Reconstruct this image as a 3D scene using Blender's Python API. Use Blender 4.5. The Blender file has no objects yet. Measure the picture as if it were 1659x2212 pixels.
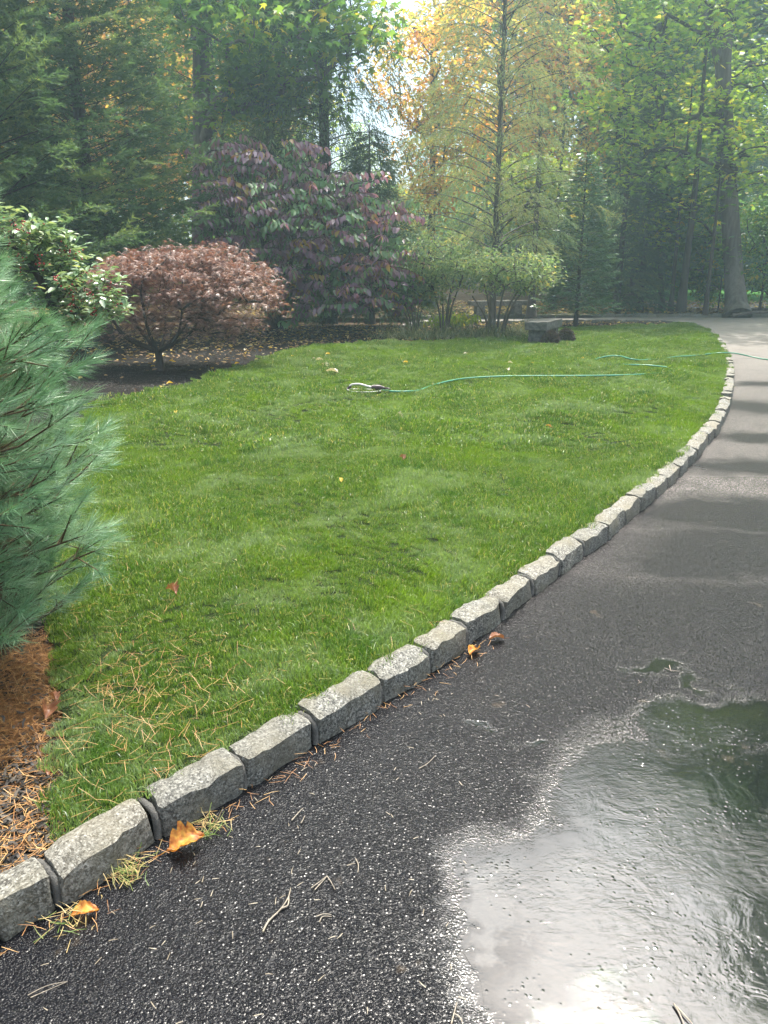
import bpy, math, random
import numpy as np
from mathutils import Vector, Matrix, noise as mnoise
from mathutils.geometry import delaunay_2d_cdt

rs = np.random.RandomState(7)
random.seed(7)
scn = bpy.context.scene
COL = scn.collection

# ------------------------------------------------------------------ camera
CAM_H = 1.6
FPX = 1661.0                      # focal length measured on a 1659 x 2212 view of the photograph
PITCH = math.atan((1106 - 575) / FPX)
cam = bpy.data.cameras.new('camera')
cam.sensor_fit = 'VERTICAL'
cam.angle = 2 * math.atan(1106 / FPX)
cam.clip_end = 2000
cam.clip_start = 0.05
cam_o = bpy.data.objects.new('camera', cam)
cam_o.location = (0, 0, CAM_H)
cam_o.rotation_euler = (math.pi / 2 - PITCH, 0, 0)
COL.objects.link(cam_o)
scn.camera = cam_o

# ------------------------------------------------------------------ sky, sun, exposure
SUN_EL = math.radians(63)
SUN_AZ = math.radians(15)
SUN_DIR = Vector((math.sin(SUN_AZ) * math.cos(SUN_EL), math.cos(SUN_AZ) * math.cos(SUN_EL), math.sin(SUN_EL)))
world = bpy.data.worlds.new('World')
scn.world = world
world.use_nodes = True
wt = world.node_tree
for n in list(wt.nodes):
    wt.nodes.remove(n)
def wn(t, **k):
    n = wt.nodes.new(t)
    for a, b in k.items():
        setattr(n, a, b)
    return n
sky = wn('ShaderNodeTexSky', sky_type='NISHITA', sun_disc=False)
sky.sun_elevation = SUN_EL
sky.sun_rotation = SUN_AZ
sky.dust_density = 2.5
sky.air_density = 1.0
bg = wn('ShaderNodeBackground')
bg.inputs['Strength'].default_value = 0.15
wt.links.new(sky.outputs[0], bg.inputs['Color'])
# thin bright veil of cloud, whiter and brighter towards the sun behind it
tc = wn('ShaderNodeTexCoord')
dotn = wn('ShaderNodeVectorMath', operation='DOT_PRODUCT')
dotn.inputs[1].default_value = SUN_DIR
wt.links.new(tc.outputs['Generated'], dotn.inputs[0])
mx = wn('ShaderNodeMath', operation='MAXIMUM'); mx.inputs[1].default_value = 0
wt.links.new(dotn.outputs['Value'], mx.inputs[0])
pw = wn('ShaderNodeMath', operation='POWER'); pw.inputs[1].default_value = 6
wt.links.new(mx.outputs[0], pw.inputs[0])
st = wn('ShaderNodeMath', operation='MULTIPLY_ADD'); st.inputs[1].default_value = 7.0; st.inputs[2].default_value = 0.7
wt.links.new(pw.outputs[0], st.inputs[0])
cn = wn('ShaderNodeTexNoise')
cn.inputs['Scale'].default_value = 2.6
cn.inputs['Detail'].default_value = 6
cn.inputs['Distortion'].default_value = 0.4
wt.links.new(tc.outputs['Generated'], cn.inputs['Vector'])
cr = wn('ShaderNodeMapRange')
cr.inputs['From Min'].default_value = 0.42
cr.inputs['From Max'].default_value = 0.60
cr.inputs['To Min'].default_value = 0.08
cr.inputs['To Max'].default_value = 1.0
wt.links.new(cn.outputs['Fac'], cr.inputs['Value'])
bg2 = wn('ShaderNodeBackground')
warm = wn('ShaderNodeMix', data_type='RGBA')
warm.inputs[6].default_value = (0.88, 0.95, 1.0, 1)
warm.inputs[7].default_value = (1.0, 0.89, 0.78, 1)
wt.links.new(pw.outputs[0], warm.inputs[0])
wt.links.new(warm.outputs[2], bg2.inputs['Color'])
wt.links.new(st.outputs[0], bg2.inputs['Strength'])
mix = wn('ShaderNodeMixShader')
veil = wn('ShaderNodeMath', operation='ADD', use_clamp=True)
wt.links.new(cr.outputs[0], veil.inputs[0])
wt.links.new(pw.outputs[0], veil.inputs[1])
wt.links.new(veil.outputs[0], mix.inputs[0])
wt.links.new(bg.outputs[0], mix.inputs[1])
wt.links.new(bg2.outputs[0], mix.inputs[2])
wo = wn('ShaderNodeOutputWorld')
wt.links.new(mix.outputs[0], wo.inputs['Surface'])

sun = bpy.data.lights.new('sun', 'SUN')
sun.energy = 5.0
sun.angle = math.radians(0.6)
sun.color = (1.0, 0.94, 0.84)
sun_o = bpy.data.objects.new('sun', sun)
sun_o.rotation_euler = SUN_DIR.to_track_quat('Z', 'Y').to_euler()
COL.objects.link(sun_o)

scn.view_settings.view_transform = 'Standard'
scn.view_settings.look = 'None'
scn.view_settings.exposure = 0.8
scn.view_settings.gamma = 1
scn.render.engine = 'CYCLES'
scn.cycles.max_bounces = 7
scn.cycles.diffuse_bounces = 3
scn.cycles.glossy_bounces = 2
scn.cycles.transmission_bounces = 4
scn.cycles.transparent_max_bounces = 4
scn.cycles.volume_bounces = 1
scn.cycles.caustics_reflective = False
scn.cycles.caustics_refractive = False
scn.cycles.sample_clamp_indirect = 4
scn.cycles.use_denoising = True
scn.cycles.denoising_prefilter = 'ACCURATE'

# ------------------------------------------------------------------ geometry helpers
SP, CP = math.sin(PITCH), math.cos(PITCH)
def ray(x, y):
    dx, dy = (x - 829.5) / FPX, (1106 - y) / FPX
    return np.array([dx, CP + dy * SP, -SP + dy * CP])
def gp(x, y, z=0.0):
    """point of the plane at height z seen at photo position x, y"""
    d = ray(x, y)
    t = (z - CAM_H) / d[2]
    return np.array([d[0] * t, d[1] * t, z])
def at(x, y, Y):
    """point at forward distance Y seen at photo position x, y"""
    d = ray(x, y)
    t = Y / d[1]
    return np.array([d[0] * t, Y, CAM_H + d[2] * t])
def mpp(Y):
    return Y / (FPX * CP)

def smooth_curve(P, n=10, closed=False):
    P = [np.array(p, float) for p in P]
    out = []
    N = len(P)
    for i in range(N - 1):
        p0, p1, p2, p3 = P[max(i - 1, 0)], P[i], P[i + 1], P[min(i + 2, N - 1)]
        for k in range(n):
            t = k / n
            out.append(0.5 * ((2 * p1) + (-p0 + p2) * t + (2 * p0 - 5 * p1 + 4 * p2 - p3) * t * t + (-p0 + 3 * p1 - 3 * p2 + p3) * t ** 3))
    out.append(P[-1])
    return np.array(out)

class Buf:
    def __init__(s):
        s.V, s.T, s.R, s.n = [], [], [], 0
    def add(s, V, T, r=None):
        V = np.asarray(V, float).reshape(-1, 3)
        s.V.append(V); s.T.append(np.asarray(T, int).reshape(-1, 3) + s.n)
        if r is None: r = np.full(len(V), 0.5)
        elif np.isscalar(r): r = np.full(len(V), r)
        s.R.append(r)
        s.n += len(V)
    def tube(s, P, R, sides=6, r=0.5, cap=True):
        P = np.asarray(P, float); n = len(P)
        R = np.broadcast_to(np.asarray(R, float), (n,))
        D = np.gradient(P, axis=0); D /= np.linalg.norm(D, axis=1)[:, None] + 1e-9
        ref = np.array([0.31, 0.17, 0.93]) if abs(D[0][2]) < 0.8 else np.array([1.0, 0.1, 0.0])
        A = np.cross(D, ref); A /= np.linalg.norm(A, axis=1)[:, None] + 1e-9
        B = np.cross(D, A)
        a = np.arange(sides) * 2 * math.pi / sides
        V = P[:, None] + R[:, None, None] * (A[:, None] * np.cos(a)[None, :, None] + B[:, None] * np.sin(a)[None, :, None])
        V = V.reshape(-1, 3)
        i, j = np.meshgrid(np.arange(n - 1), np.arange(sides), indexing='ij')
        i, j = i.ravel(), j.ravel(); k = (j + 1) % sides
        a0, a1, b0, b1 = i * sides + j, i * sides + k, (i + 1) * sides + j, (i + 1) * sides + k
        T = np.concatenate([np.stack([a0, b1, a1], 1), np.stack([a0, b0, b1], 1)])
        if cap:
            T = np.concatenate([T, [[(n - 1) * sides, (n - 1) * sides + q, (n - 1) * sides + q + 1] for q in range(1, sides - 1)],
                                [[0, q + 1, q] for q in range(1, sides - 1)]])
        s.add(V, T, r)
    def stamp(s, tv, tt, pos, M, sc, rnd, keep_r=None):
        """copies of a template: pos (n,3), M (n,3,3) columns = axes, sc (n,) , rnd (n,)"""
        n = len(pos)
        if n == 0: return
        V = np.einsum('nij,kj->nki', M, tv) * np.asarray(sc).reshape(-1, 1, 1) + pos[:, None]
        k = len(tv)
        T = (tt[None] + (np.arange(n) * k)[:, None, None]).reshape(-1, 3)
        R = np.repeat(rnd, k) if keep_r is None else (rnd[:, None] + keep_r[None]).ravel()
        s.add(V.reshape(-1, 3), T, R)
    def mesh(s, name, mat, smooth=False):
        V = np.concatenate(s.V); T = np.concatenate(s.T); R = np.concatenate(s.R)
        me = bpy.data.meshes.new(name)
        me.vertices.add(len(V)); me.vertices.foreach_set('co', V.astype(np.float32).ravel())
        me.loops.add(len(T) * 3); me.loops.foreach_set('vertex_index', T.astype(np.int32).ravel())
        me.polygons.add(len(T))
        me.polygons.foreach_set('loop_start', np.arange(len(T), dtype=np.int32) * 3)
        at_ = me.attributes.new('rnd', 'FLOAT', 'POINT')
        at_.data.foreach_set('value', R.astype(np.float32))
        me.update(calc_edges=True)
        if smooth: me.polygons.foreach_set('use_smooth', np.ones(len(T), bool))
        me.materials.append(mat)
        return me

def frames(d, n, roll=None):
    """matrices with Y along d and Z near n"""
    d = d / (np.linalg.norm(d, axis=1)[:, None] + 1e-9)
    x = np.cross(d, n); x /= np.linalg.norm(x, axis=1)[:, None] + 1e-9
    z = np.cross(x, d)
    return np.stack([x, d, z], axis=2)
def rdir(n):
    v = rs.normal(size=(n, 3)); return v / np.linalg.norm(v, axis=1)[:, None]

def inpoly(pts, poly):
    x, y = pts[:, 0], pts[:, 1]
    c = np.zeros(len(pts), bool)
    j = len(poly) - 1
    for i in range(len(poly)):
        xi, yi, xj, yj = poly[i][0], poly[i][1], poly[j][0], poly[j][1]
        m = ((yi > y) != (yj > y)) & (x < (xj - xi) * (y - yi) / (yj - yi + 1e-12) + xi)
        c ^= m; j = i
    return c

# ------------------------------------------------------------------ object helpers
def link(o, parent=None):
    COL.objects.link(o)
    if parent is not None:
        o.parent = parent
    return o
def props(o, label=None, cat=None, group=None, kind=None):
    if label: o['label'] = label
    if cat: o['category'] = cat
    if group: o['group'] = group
    if kind: o['kind'] = kind
    return o
def thing(name, label, cat, loc=(0, 0, 0), group=None):
    o = bpy.data.objects.new(name, None)
    o.location = tuple(loc); o.empty_display_size = 0.2
    link(o)
    return props(o, label, cat, group)
def obj(name, buf, mat, parent=None, smooth=False, local=False, **pr):
    """links a buffer (world coordinates) as one object; under a parent it is moved to the parent's frame"""
    me = buf if isinstance(buf, bpy.types.Mesh) else buf.mesh(name, mat, smooth)
    o = bpy.data.objects.new(name, me)
    link(o, parent)
    if parent is not None and not local:
        o.location = -Vector(parent.location)
    return props(o, **pr)
def origin_to(o, loc):
    loc = Vector(loc)
    o.data.transform(Matrix.Translation(-loc)); o.location = o.location + loc

# ------------------------------------------------------------------ materials
def newmat(name):
    m = bpy.data.materials.new(name); m.use_nodes = True
    nt = m.node_tree
    for n in list(nt.nodes): nt.nodes.remove(n)
    out = nt.nodes.new('ShaderNodeOutputMaterial')
    return m, nt, out
class NT:
    def __init__(s, nt): s.nt = nt
    def n(s, t, ins=None, **k):
        n = s.nt.nodes.new(t)
        for a, b in k.items(): setattr(n, a, b)
        for a, b in (ins or {}).items(): s.put(n.inputs[a], b)
        return n
    def put(s, sock, v):
        if isinstance(v, bpy.types.NodeSocket): s.nt.links.new(v, sock)
        else: sock.default_value = v
    def math(s, op, a, b=0.0, c=0.0, clamp=False):
        n = s.nt.nodes.new('ShaderNodeMath'); n.operation = op; n.use_clamp = clamp
        s.put(n.inputs[0], a); s.put(n.inputs[1], b); s.put(n.inputs[2], c)
        return n.outputs[0]
    def noise(s, vec, scale, detail=4, rough=0.55, dist=0.0):
        n = s.n('ShaderNodeTexNoise', {'Scale': scale, 'Detail': detail, 'Roughness': rough, 'Distortion': dist})
        if vec is not None: s.put(n.inputs['Vector'], vec)
        return n.outputs['Fac']
    def ramp(s, fac, stops, interp='LINEAR'):
        n = s.nt.nodes.new('ShaderNodeValToRGB'); n.color_ramp.interpolation = interp
        e = n.color_ramp.elements
        while len(e) < len(stops): e.new(0.5)
        for q, (p, c) in zip(e, stops): q.position = p; q.color = (c[0], c[1], c[2], 1)
        s.put(n.inputs[0], fac)
        return n.outputs[0]
    def mixc(s, f, a, b, bt='MIX'):
        n = s.nt.nodes.new('ShaderNodeMix'); n.data_type = 'RGBA'; n.blend_type = bt
        s.put(n.inputs[0], f)
        for i, v in ((6, a), (7, b)):
            if not isinstance(v, bpy.types.NodeSocket) and len(v) == 3: v = (*v, 1)
            s.put(n.inputs[i], v)
        return n.outputs[2]
    def mr(s, v, a, b, c=0.0, d=1.0, smooth=False):
        n = s.n('ShaderNodeMapRange', {'Value': v, 'From Min': a, 'From Max': b, 'To Min': c, 'To Max': d})
        if smooth: n.interpolation_type = 'SMOOTHSTEP'
        return n.outputs[0]
    def pos(s): return s.n('ShaderNodeNewGeometry').outputs['Position']

def leafmat(name, stops, trans=0.45, rough=0.45, spec=0.4, clump=1.2, tint=(1.2, 1.15, 0.7), noisef=0.35):
    m, nt, out = newmat(name); T = NT(nt)
    a = T.n('ShaderNodeAttribute', attribute_name='rnd').outputs['Fac']
    nz = T.noise(T.pos(), clump, 3)
    f = T.math('MULTIPLY_ADD', T.math('SUBTRACT', nz, 0.5), noisef * 2.5, a)
    col = T.ramp(f, stops)
    p = T.n('ShaderNodeBsdfPrincipled', {'Base Color': col, 'Roughness': rough, 'Specular IOR Level': spec})
    tl = T.n('ShaderNodeBsdfTranslucent', {'Color': T.mixc(1.0, col, tint, 'MULTIPLY')})
    mx = T.n('ShaderNodeMixShader', {0: trans, 1: p.outputs[0], 2: tl.outputs[0]})
    nt.links.new(mx.outputs[0], out.inputs[0])
    return m
def barkmat(name, c1, c2, scale=14, rough=0.9, stretch=0.2):
    m, nt, out = newmat(name); T = NT(nt)
    mp = T.n('ShaderNodeMapping', {'Vector': T.pos(), 'Scale': (1, 1, stretch)}).outputs[0]
    a = T.noise(mp, scale, 6, 0.65)
    b = T.noise(mp, scale * 0.2, 3)
    f = T.math('MULTIPLY_ADD', b, 0.5, T.math('MULTIPLY', a, 0.6))
    col = T.ramp(f, [(0.35, c1), (0.7, c2)])
    bp = T.n('ShaderNodeBump', {'Height': a, 'Strength': 0.8, 'Distance': 0.03})
    p = T.n('ShaderNodeBsdfPrincipled', {'Base Color': col, 'Roughness': rough, 'Normal': bp.outputs[0]})
    nt.links.new(p.outputs[0], out.inputs[0])
    return m
def plainmat(name, c, rough=0.6, var=0.3, scale=30, spec=0.4, metal=0.0):
    m, nt, out = newmat(name); T = NT(nt)
    f = T.noise(T.pos(), scale, 5)
    col = T.ramp(f, [(0.3, tuple(v * (1 - var) for v in c)), (0.7, tuple(min(v * (1 + var), 1) for v in c))])
    p = T.n('ShaderNodeBsdfPrincipled', {'Base Color': col, 'Roughness': rough, 'Specular IOR Level': spec, 'Metallic': metal})
    nt.links.new(p.outputs[0], out.inputs[0])
    return m

# ------------------------------------------------------------------ layout curves (on the ground)
curb_px = [(-420, 2330), (-170, 2150), (-10, 2043), (135, 1960), (350, 1815), (535, 1708), (690, 1610), (828, 1522), (932, 1455), (1013, 1395), (1092, 1340),
           (1155, 1287), (1212, 1243), (1265, 1202), (1313, 1167), (1352, 1133), (1415, 1080), (1480, 1018), (1530, 962), (1562, 918),
           (1580, 868), (1585, 825), (1583, 795), (1572, 763), (1551, 733), (1528, 715), (1494, 705.5), (1453, 701), (1405, 699.3), (1331, 698.5), (1208, 698.5), (1028, 701), (900, 703), (760, 705)]
curb_g = [gp(x, y)[:2] for x, y in curb_px]
curb_g.append(np.array([-30.0, 23.0]))
curb_curve = smooth_curve(curb_g, 14)
seg = np.linalg.norm(np.diff(curb_curve, axis=0), axis=1)
curb_s = np.concatenate([[0], np.cumsum(seg)])
def curb_at(s):
    x = np.interp(s, curb_s, curb_curve[:, 0]); y = np.interp(s, curb_s, curb_curve[:, 1])
    e = 0.04
    dx = np.interp(s + e, curb_s, curb_curve[:, 0]) - np.interp(s - e, curb_s, curb_curve[:, 0])
    dy = np.interp(s + e, curb_s, curb_curve[:, 1]) - np.interp(s - e, curb_s, curb_curve[:, 1])
    l = math.hypot(dx, dy) + 1e-9
    return np.array([x, y]), np.array([dx / l, dy / l])     # point, tangent; the road lies to the right of the tangent
LAWN_Z = 0.085
CW = 0.125                      # width of a kerb stone
def offset(curve, d):
    D = np.gradient(curve, axis=0); D /= np.linalg.norm(D, axis=1)[:, None]
    return curve + np.stack([-D[:, 1], D[:, 0]], 1) * d
inner = offset(curb_curve, CW * 0.85)
# lawn: kerb from the edging trench to the far point, then back along the bed
i0 = int(np.argmin(np.linalg.norm(inner - gp(150, 1838, LAWN_Z)[:2], axis=1)))
i1 = int(np.argmin(np.linalg.norm(inner - gp(1400, 699, LAWN_Z)[:2], axis=1)))
bed_px = [(1350, 702.5), (1318, 705), (1237, 710), (1180, 719), (1124, 729), (1046, 737), (942, 738), (864, 739), (760, 743), (700, 748), (640, 757), (580, 772), (530, 792), (480, 812), (400, 834), (300, 853), (235, 866),
          (170, 900), (120, 980), (90, 1100), (100, 1250), (118, 1400), (136, 1550), (141, 1700), (146, 1800)]
bed_edge = smooth_curve([gp(x, y, LAWN_Z)[:2] for x, y in bed_px], 8)
lawn_poly = np.concatenate([inner[i0:i1 + 1], bed_edge])
def clean(poly, d=0.03):
    out = [poly[0]]
    for p in poly[1:]:
        if np.linalg.norm(p - out[-1]) > d: out.append(p)
    if np.linalg.norm(out[0] - out[-1]) < d: out.pop()
    return np.array(out)
lawn_poly = clean(lawn_poly)

def hz(x, y, amp):
    return amp * (np.sin(x * 0.9 + 1.3) * np.cos(y * 0.7 + 0.4) + 0.5 * np.sin(x * 2.1 - y * 1.7))
def sheet(name, poly, z, step, mat, skirt=0.0, amp=0.0, jitter=0.35, grow=None, **pr):
    lo, hi = poly.min(0), poly.max(0)
    gx, gy = np.meshgrid(np.arange(lo[0], hi[0], step), np.arange(lo[1], hi[1], step))
    g = np.stack([gx.ravel(), gy.ravel()], 1); g += rs.uniform(-jitter, jitter, g.shape) * step
    g = g[inpoly(g, poly)]
    # keep off the outline
    if len(g):
        dd = np.full(len(g), 1e9)
        for p in poly[::2]: dd = np.minimum(dd, np.hypot(g[:, 0] - p[0], g[:, 1] - p[1]))
        g = g[dd > step * 0.4]
    n = len(poly)
    co = [Vector(p) for p in poly] + [Vector(p) for p in g]
    ed = [(i, (i + 1) % n) for i in range(n)]
    vv, _, ff, ov, _, _ = delaunay_2d_cdt(co, ed, [list(range(n))], 1, 1e-5)
    V = np.array([(v.x, v.y, 0) for v in vv]); Z = z + (hz(V[:, 0], V[:, 1], amp) if amp else 0)
    V[:, 2] = Z
    b = Buf(); F = np.array([list(f) for f in ff if len(f) == 3])
    a = V[F[:, 1]] - V[F[:, 0]]; c = V[F[:, 2]] - V[F[:, 0]]
    flip = (a[:, 0] * c[:, 1] - a[:, 1] * c[:, 0]) < 0
    F[flip] = F[flip][:, ::-1]
    b.add(V, F)
    if skirt:
        top = np.column_stack([poly, z + (hz(poly[:, 0], poly[:, 1], amp) if amp else np.zeros(n))])
        bot = top.copy(); bot[:, 2] = z - skirt
        i = np.arange(n); j = (i + 1) % n
        b.add(np.concatenate([top, bot]), np.concatenate([np.stack([i, i + n, j], 1), np.stack([j, i + n, j + n], 1)]))
    return obj(name, b, mat, smooth=True, **pr)

# ================================================================== SETTING
# ---- asphalt shared by the driveway and the water lying on it
PUD = []
def pud(x, y, rx, ry, rot, w):
    c = gp(x, y); PUD.append((c[0], c[1], rx, ry, rot, w))
pud(1520, 2080, 0.56, 0.56, 0.2, 1.0)
pud(1350, 2010, 0.22, 0.30, 0.0, 1.0)
pud(1560, 1830, 0.50, 0.30, 0.2, 0.95)
pud(1700, 2000, 0.6, 0.8, 0.1, 1.0)
pud(1070, 1990, 0.13, 0.08, 0.3, 0.8)
pud(1560, 1560, 0.34, 0.24, 0.2, 0.75)
pud(1430, 1450, 0.16, 0.08, 0.1, 0.6)
pud(1015, 1565, 0.05, 0.03, 0, 0.6)
pud(1110, 1600, 0.07, 0.04, 0, 0.6)
DARK_PATCHES = [(*gp(x, y)[:2], rx, ry) for x, y, rx, ry in [(1640, 1010, .75, .3), (1560, 1110, .8, .42), (1640, 1190, .9, .5), (1500, 1215, .5, .3), (1640, 880, .5, .5), (1650, 830, .5, .3), (1600, 1330, .9, .5), (1650, 945, .5, .25)]]  # ellipses where the asphalt keeps its darker base colour
def asphalt(name, puddle=False):
    m, nt, out = newmat(name); T = NT(nt)
    P = T.pos()
    sx = T.n('ShaderNodeSeparateXYZ', {0: P})
    mask = None
    wob = T.n('ShaderNodeTexNoise', {'Vector': P, 'Scale': 3.2, 'Detail': 5, 'Roughness': 0.6})
    wv = T.n('ShaderNodeVectorMath', {0: wob.outputs['Color'], 1: (0.5, 0.5, 0.5)}, operation='SUBTRACT').outputs[0]
    wv = T.n('ShaderNodeVectorMath', {0: wv, 'Scale': 0.55}, operation='SCALE').outputs[0]
    Pw = T.n('ShaderNodeVectorMath', {0: P, 1: wv}, operation='ADD').outputs[0]
    for (cx, cy, rx, ry, rot, w) in PUD:
        mp = T.n('ShaderNodeMapping', {'Vector': Pw, 'Location': (cx, cy, 0), 'Rotation': (0, 0, rot), 'Scale': (rx, ry, 1e6)}, vector_type='TEXTURE').outputs[0]
        ln = T.n('ShaderNodeVectorMath', {0: mp}, operation='LENGTH').outputs['Value']
        v = T.mr(ln, 1.55, 0.5, 0.0, w)
        mask = v if mask is None else T.math('MAXIMUM', mask, v)
    big = T.noise(P, 0.8, 4, 0.6)
    # thin film of water thickens in patches
    film = T.mr(T.noise(P, 2.2, 5, 0.6), 0.5, 0.8, 0.0, 0.45)
    mask = T.math('MAXIMUM', mask, film)
    far = T.mr(sx.outputs[1], 4.0, 13.0)                    # drier further up the drive
    # aggregate
    vor = T.n('ShaderNodeTexVoronoi', {'Vector': P, 'Scale': 200.0, 'Randomness': 1.0}, feature='F1')
    vor2 = T.n('ShaderNodeTexVoronoi', {'Vector': P, 'Scale': 92.0, 'Randomness': 1.0}, feature='F1')
    h1 = T.mr(vor.outputs['Distance'], 0.0, 0.7, 1.0, 0.0, True)
    h2 = T.mr(vor2.outputs['Distance'], 0.0, 0.7, 1.0, 0.0, True)
    h = T.math('MULTIPLY_ADD', h2, 0.8, h1)
    h = T.math('MULTIPLY_ADD', T.noise(P, 30, 3), 1.6, h)
    inv = T.math('SUBTRACT', 1.0, T.mr(mask, 0.2, 0.66, 0.0, 0.985, True))
    # drowned stones: only the highest rise through the water
    tops = T.mr(T.math('MULTIPLY', vor2.outputs['Color'], T.noise(P, 3.2, 3)), 0.38, 0.5)
    tops = T.math('MULTIPLY', T.math('MULTIPLY', tops, h2), 0.45)
    hh = T.math('MULTIPLY', h, T.math('MAXIMUM', inv, tops))
    mp2 = T.n('ShaderNodeMapping', {'Vector': P, 'Rotation': (0, 0, 0.5), 'Scale': (1.0, 2.2, 1)}).outputs[0]
    calm = T.mr(T.noise(P, 2.6, 3), 0.42, 0.6, 0.15, 1.0)
    rip = T.math('MULTIPLY', T.math('MULTIPLY', T.noise(mp2, 24, 5, 0.65, 1.4), 0.75), calm)
    rip = T.math('ADD', rip, T.math('MULTIPLY', T.noise(P, 8, 3, 0.6, 1.0), 1.3))
    ripa = T.math('MULTIPLY', rip, T.mr(mask, 0.2, 0.7, 0.0, 0.9))
    ht = T.math('ADD', hh, ripa)
    bp = T.n('ShaderNodeBump', {'Height': ht, 'Strength': 1.0, 'Distance': 0.0016})
    base = T.ramp(T.math('MULTIPLY_ADD', vor.outputs['Color'], 0.7, T.math('MULTIPLY', T.noise(P, 300, 2), 0.3)), [(0.3, (0.003, 0.003, 0.0045)), (0.7, (0.007, 0.007, 0.0095)), (0.88, (0.013, 0.013, 0.015)), (0.98, (0.03, 0.029, 0.028))])
    dust = T.mr(T.noise(P, 5.5, 4), 0.66, 0.74)
    base = T.mixc(T.math('MULTIPLY', dust, 0.5), base, (0.10, 0.075, 0.05))
    dry = T.ramp(vor.outputs['Color'], [(0.25, (0.03, 0.028, 0.028)), (0.6, (0.09, 0.080, 0.077)), (0.9, (0.30, 0.265, 0.25))])
    wet = None  # mask of the dark ellipses, holds back the paler colour
    for (cx, cy, rx, ry) in DARK_PATCHES:
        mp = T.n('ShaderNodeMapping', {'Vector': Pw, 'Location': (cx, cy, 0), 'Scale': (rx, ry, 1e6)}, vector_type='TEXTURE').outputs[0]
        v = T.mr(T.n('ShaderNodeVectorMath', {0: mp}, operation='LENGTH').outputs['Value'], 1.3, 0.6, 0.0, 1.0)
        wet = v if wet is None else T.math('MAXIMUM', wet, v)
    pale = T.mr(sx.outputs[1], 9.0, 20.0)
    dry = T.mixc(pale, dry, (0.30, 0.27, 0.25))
    dryf = T.math('MULTIPLY', T.mr(T.math('MULTIPLY_ADD', big, 0.6, T.mr(sx.outputs[1], 2.6, 7.0)), 0.4, 1.0), T.math('SUBTRACT', 1.0, mask))
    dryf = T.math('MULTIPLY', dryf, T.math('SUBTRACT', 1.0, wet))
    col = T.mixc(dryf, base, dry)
    rough = T.mr(mask, 0.2, 0.75, 0.22, 0.03)
    rough = T.math('ADD', rough, T.math('MULTIPLY', far, 0.25))
    p = T.n('ShaderNodeBsdfPrincipled', {'Base Color': col, 'Roughness': rough, 'IOR': 1.5, 'Specular IOR Level': T.mr(mask, 0.3, 0.85, 0.2, 1.0), 'Normal': bp.outputs[0]})
    nt.links.new(p.outputs[0], out.inputs[0])
    return m
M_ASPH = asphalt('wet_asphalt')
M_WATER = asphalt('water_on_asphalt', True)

def floormat(name, stops, scale=9, bump=0.03, rough=0.95, fine=70):
    m, nt, out = newmat(name); T = NT(nt); P = T.pos()
    a = T.noise(P, scale, 8, 0.7); b = T.noise(P, fine, 4, 0.7); c = T.noise(P, 0.5, 3)
    f = T.math('ADD', T.math('MULTIPLY', a, 0.4), T.math('MULTIPLY_ADD', b, 0.4, T.math('MULTIPLY', c, 0.2)))
    col = T.ramp(f, stops)
    bp = T.n('ShaderNodeBump', {'Height': T.math('ADD', a, b), 'Strength': 0.9, 'Distance': bump})
    p = T.n('ShaderNodeBsdfPrincipled', {'Base Color': col, 'Roughness': rough, 'Specular IOR Level': 0.2, 'Normal': bp.outputs[0]})
    nt.links.new(p.outputs[0], out.inputs[0])
    return m
M_SOIL = floormat('dark_soil', [(0.3, (0.006, 0.005, 0.005)), (0.6, (0.02, 0.016, 0.013)), (0.8, (0.05, 0.038, 0.028))])
M_FLOOR = floormat('woodland_litter_floor', [(0.3, (0.035, 0.022, 0.013)), (0.5, (0.10, 0.065, 0.035)), (0.7, (0.20, 0.14, 0.07))], 6)
M_TURF = floormat('turf_soil', [(0.3, (0.012, 0.02, 0.006)), (0.6, (0.03, 0.05, 0.012))], 20)
M_ROAD2 = floormat('dry_road', [(0.3, (0.14, 0.14, 0.15)), (0.7, (0.24, 0.24, 0.25))], 6, 0.004)

g_ = Buf(); L = 700
g_.add([(-L, -L, -0.06), (L, -L, -0.06), (L, L, -0.06), (-L, L, -0.06)], [(0, 1, 2), (0, 2, 3)])
obj('ground', g_, M_FLOOR, kind='structure')
# driveway: everything between the island and the far kerb
far_px = [(2600, 688), (2000, 686.5), (1659, 686), (1450, 685.5), (1300, 685.8), (1203, 687.2), (1025, 689), (900, 691), (700, 693)]
far_g = [gp(x, y)[:2] for x, y in far_px] + [np.array([-30.0, 26.2])]
far_curve = smooth_curve(far_g, 14)
drv = np.concatenate([np.array([[-2.2, 10.0], [-12, 1.5], [-12, -6], [22, -6], [34, 10]]), far_curve[::6][far_curve[::6][:, 0] > -2.2]])
drv = clean(drv, 0.2)
b = Buf(); co_, _, ff_, _, _, _ = delaunay_2d_cdt([Vector(p) for p in drv], [(i, (i + 1) % len(drv)) for i in range(len(drv))], [list(range(len(drv)))], 1, 1e-5)
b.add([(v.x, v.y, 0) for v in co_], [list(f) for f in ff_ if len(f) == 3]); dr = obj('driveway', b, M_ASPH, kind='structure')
# standing water
pc = gp(1560, 2000)[:2]
ang = np.linspace(0, 2 * math.pi, 60, endpoint=False)
rr = 1.0 + 0.12 * np.sin(3 * ang + 1) + 0.07 * np.sin(7 * ang)
pp = np.stack([pc[0] + 0.80 * rr * np.cos(ang), pc[1] + 0.95 * rr * np.sin(ang)], 1)
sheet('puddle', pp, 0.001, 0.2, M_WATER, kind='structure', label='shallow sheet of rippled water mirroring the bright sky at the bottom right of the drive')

# lawn and beds
sheet('lawn', lawn_poly, LAWN_Z, 0.35, M_TURF, skirt=0.12, amp=0.012, kind='structure')
s_isl = offset(curb_curve, 0.07)
isl = np.concatenate([s_isl[::3], np.array([[-30, -2.0]])])
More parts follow.
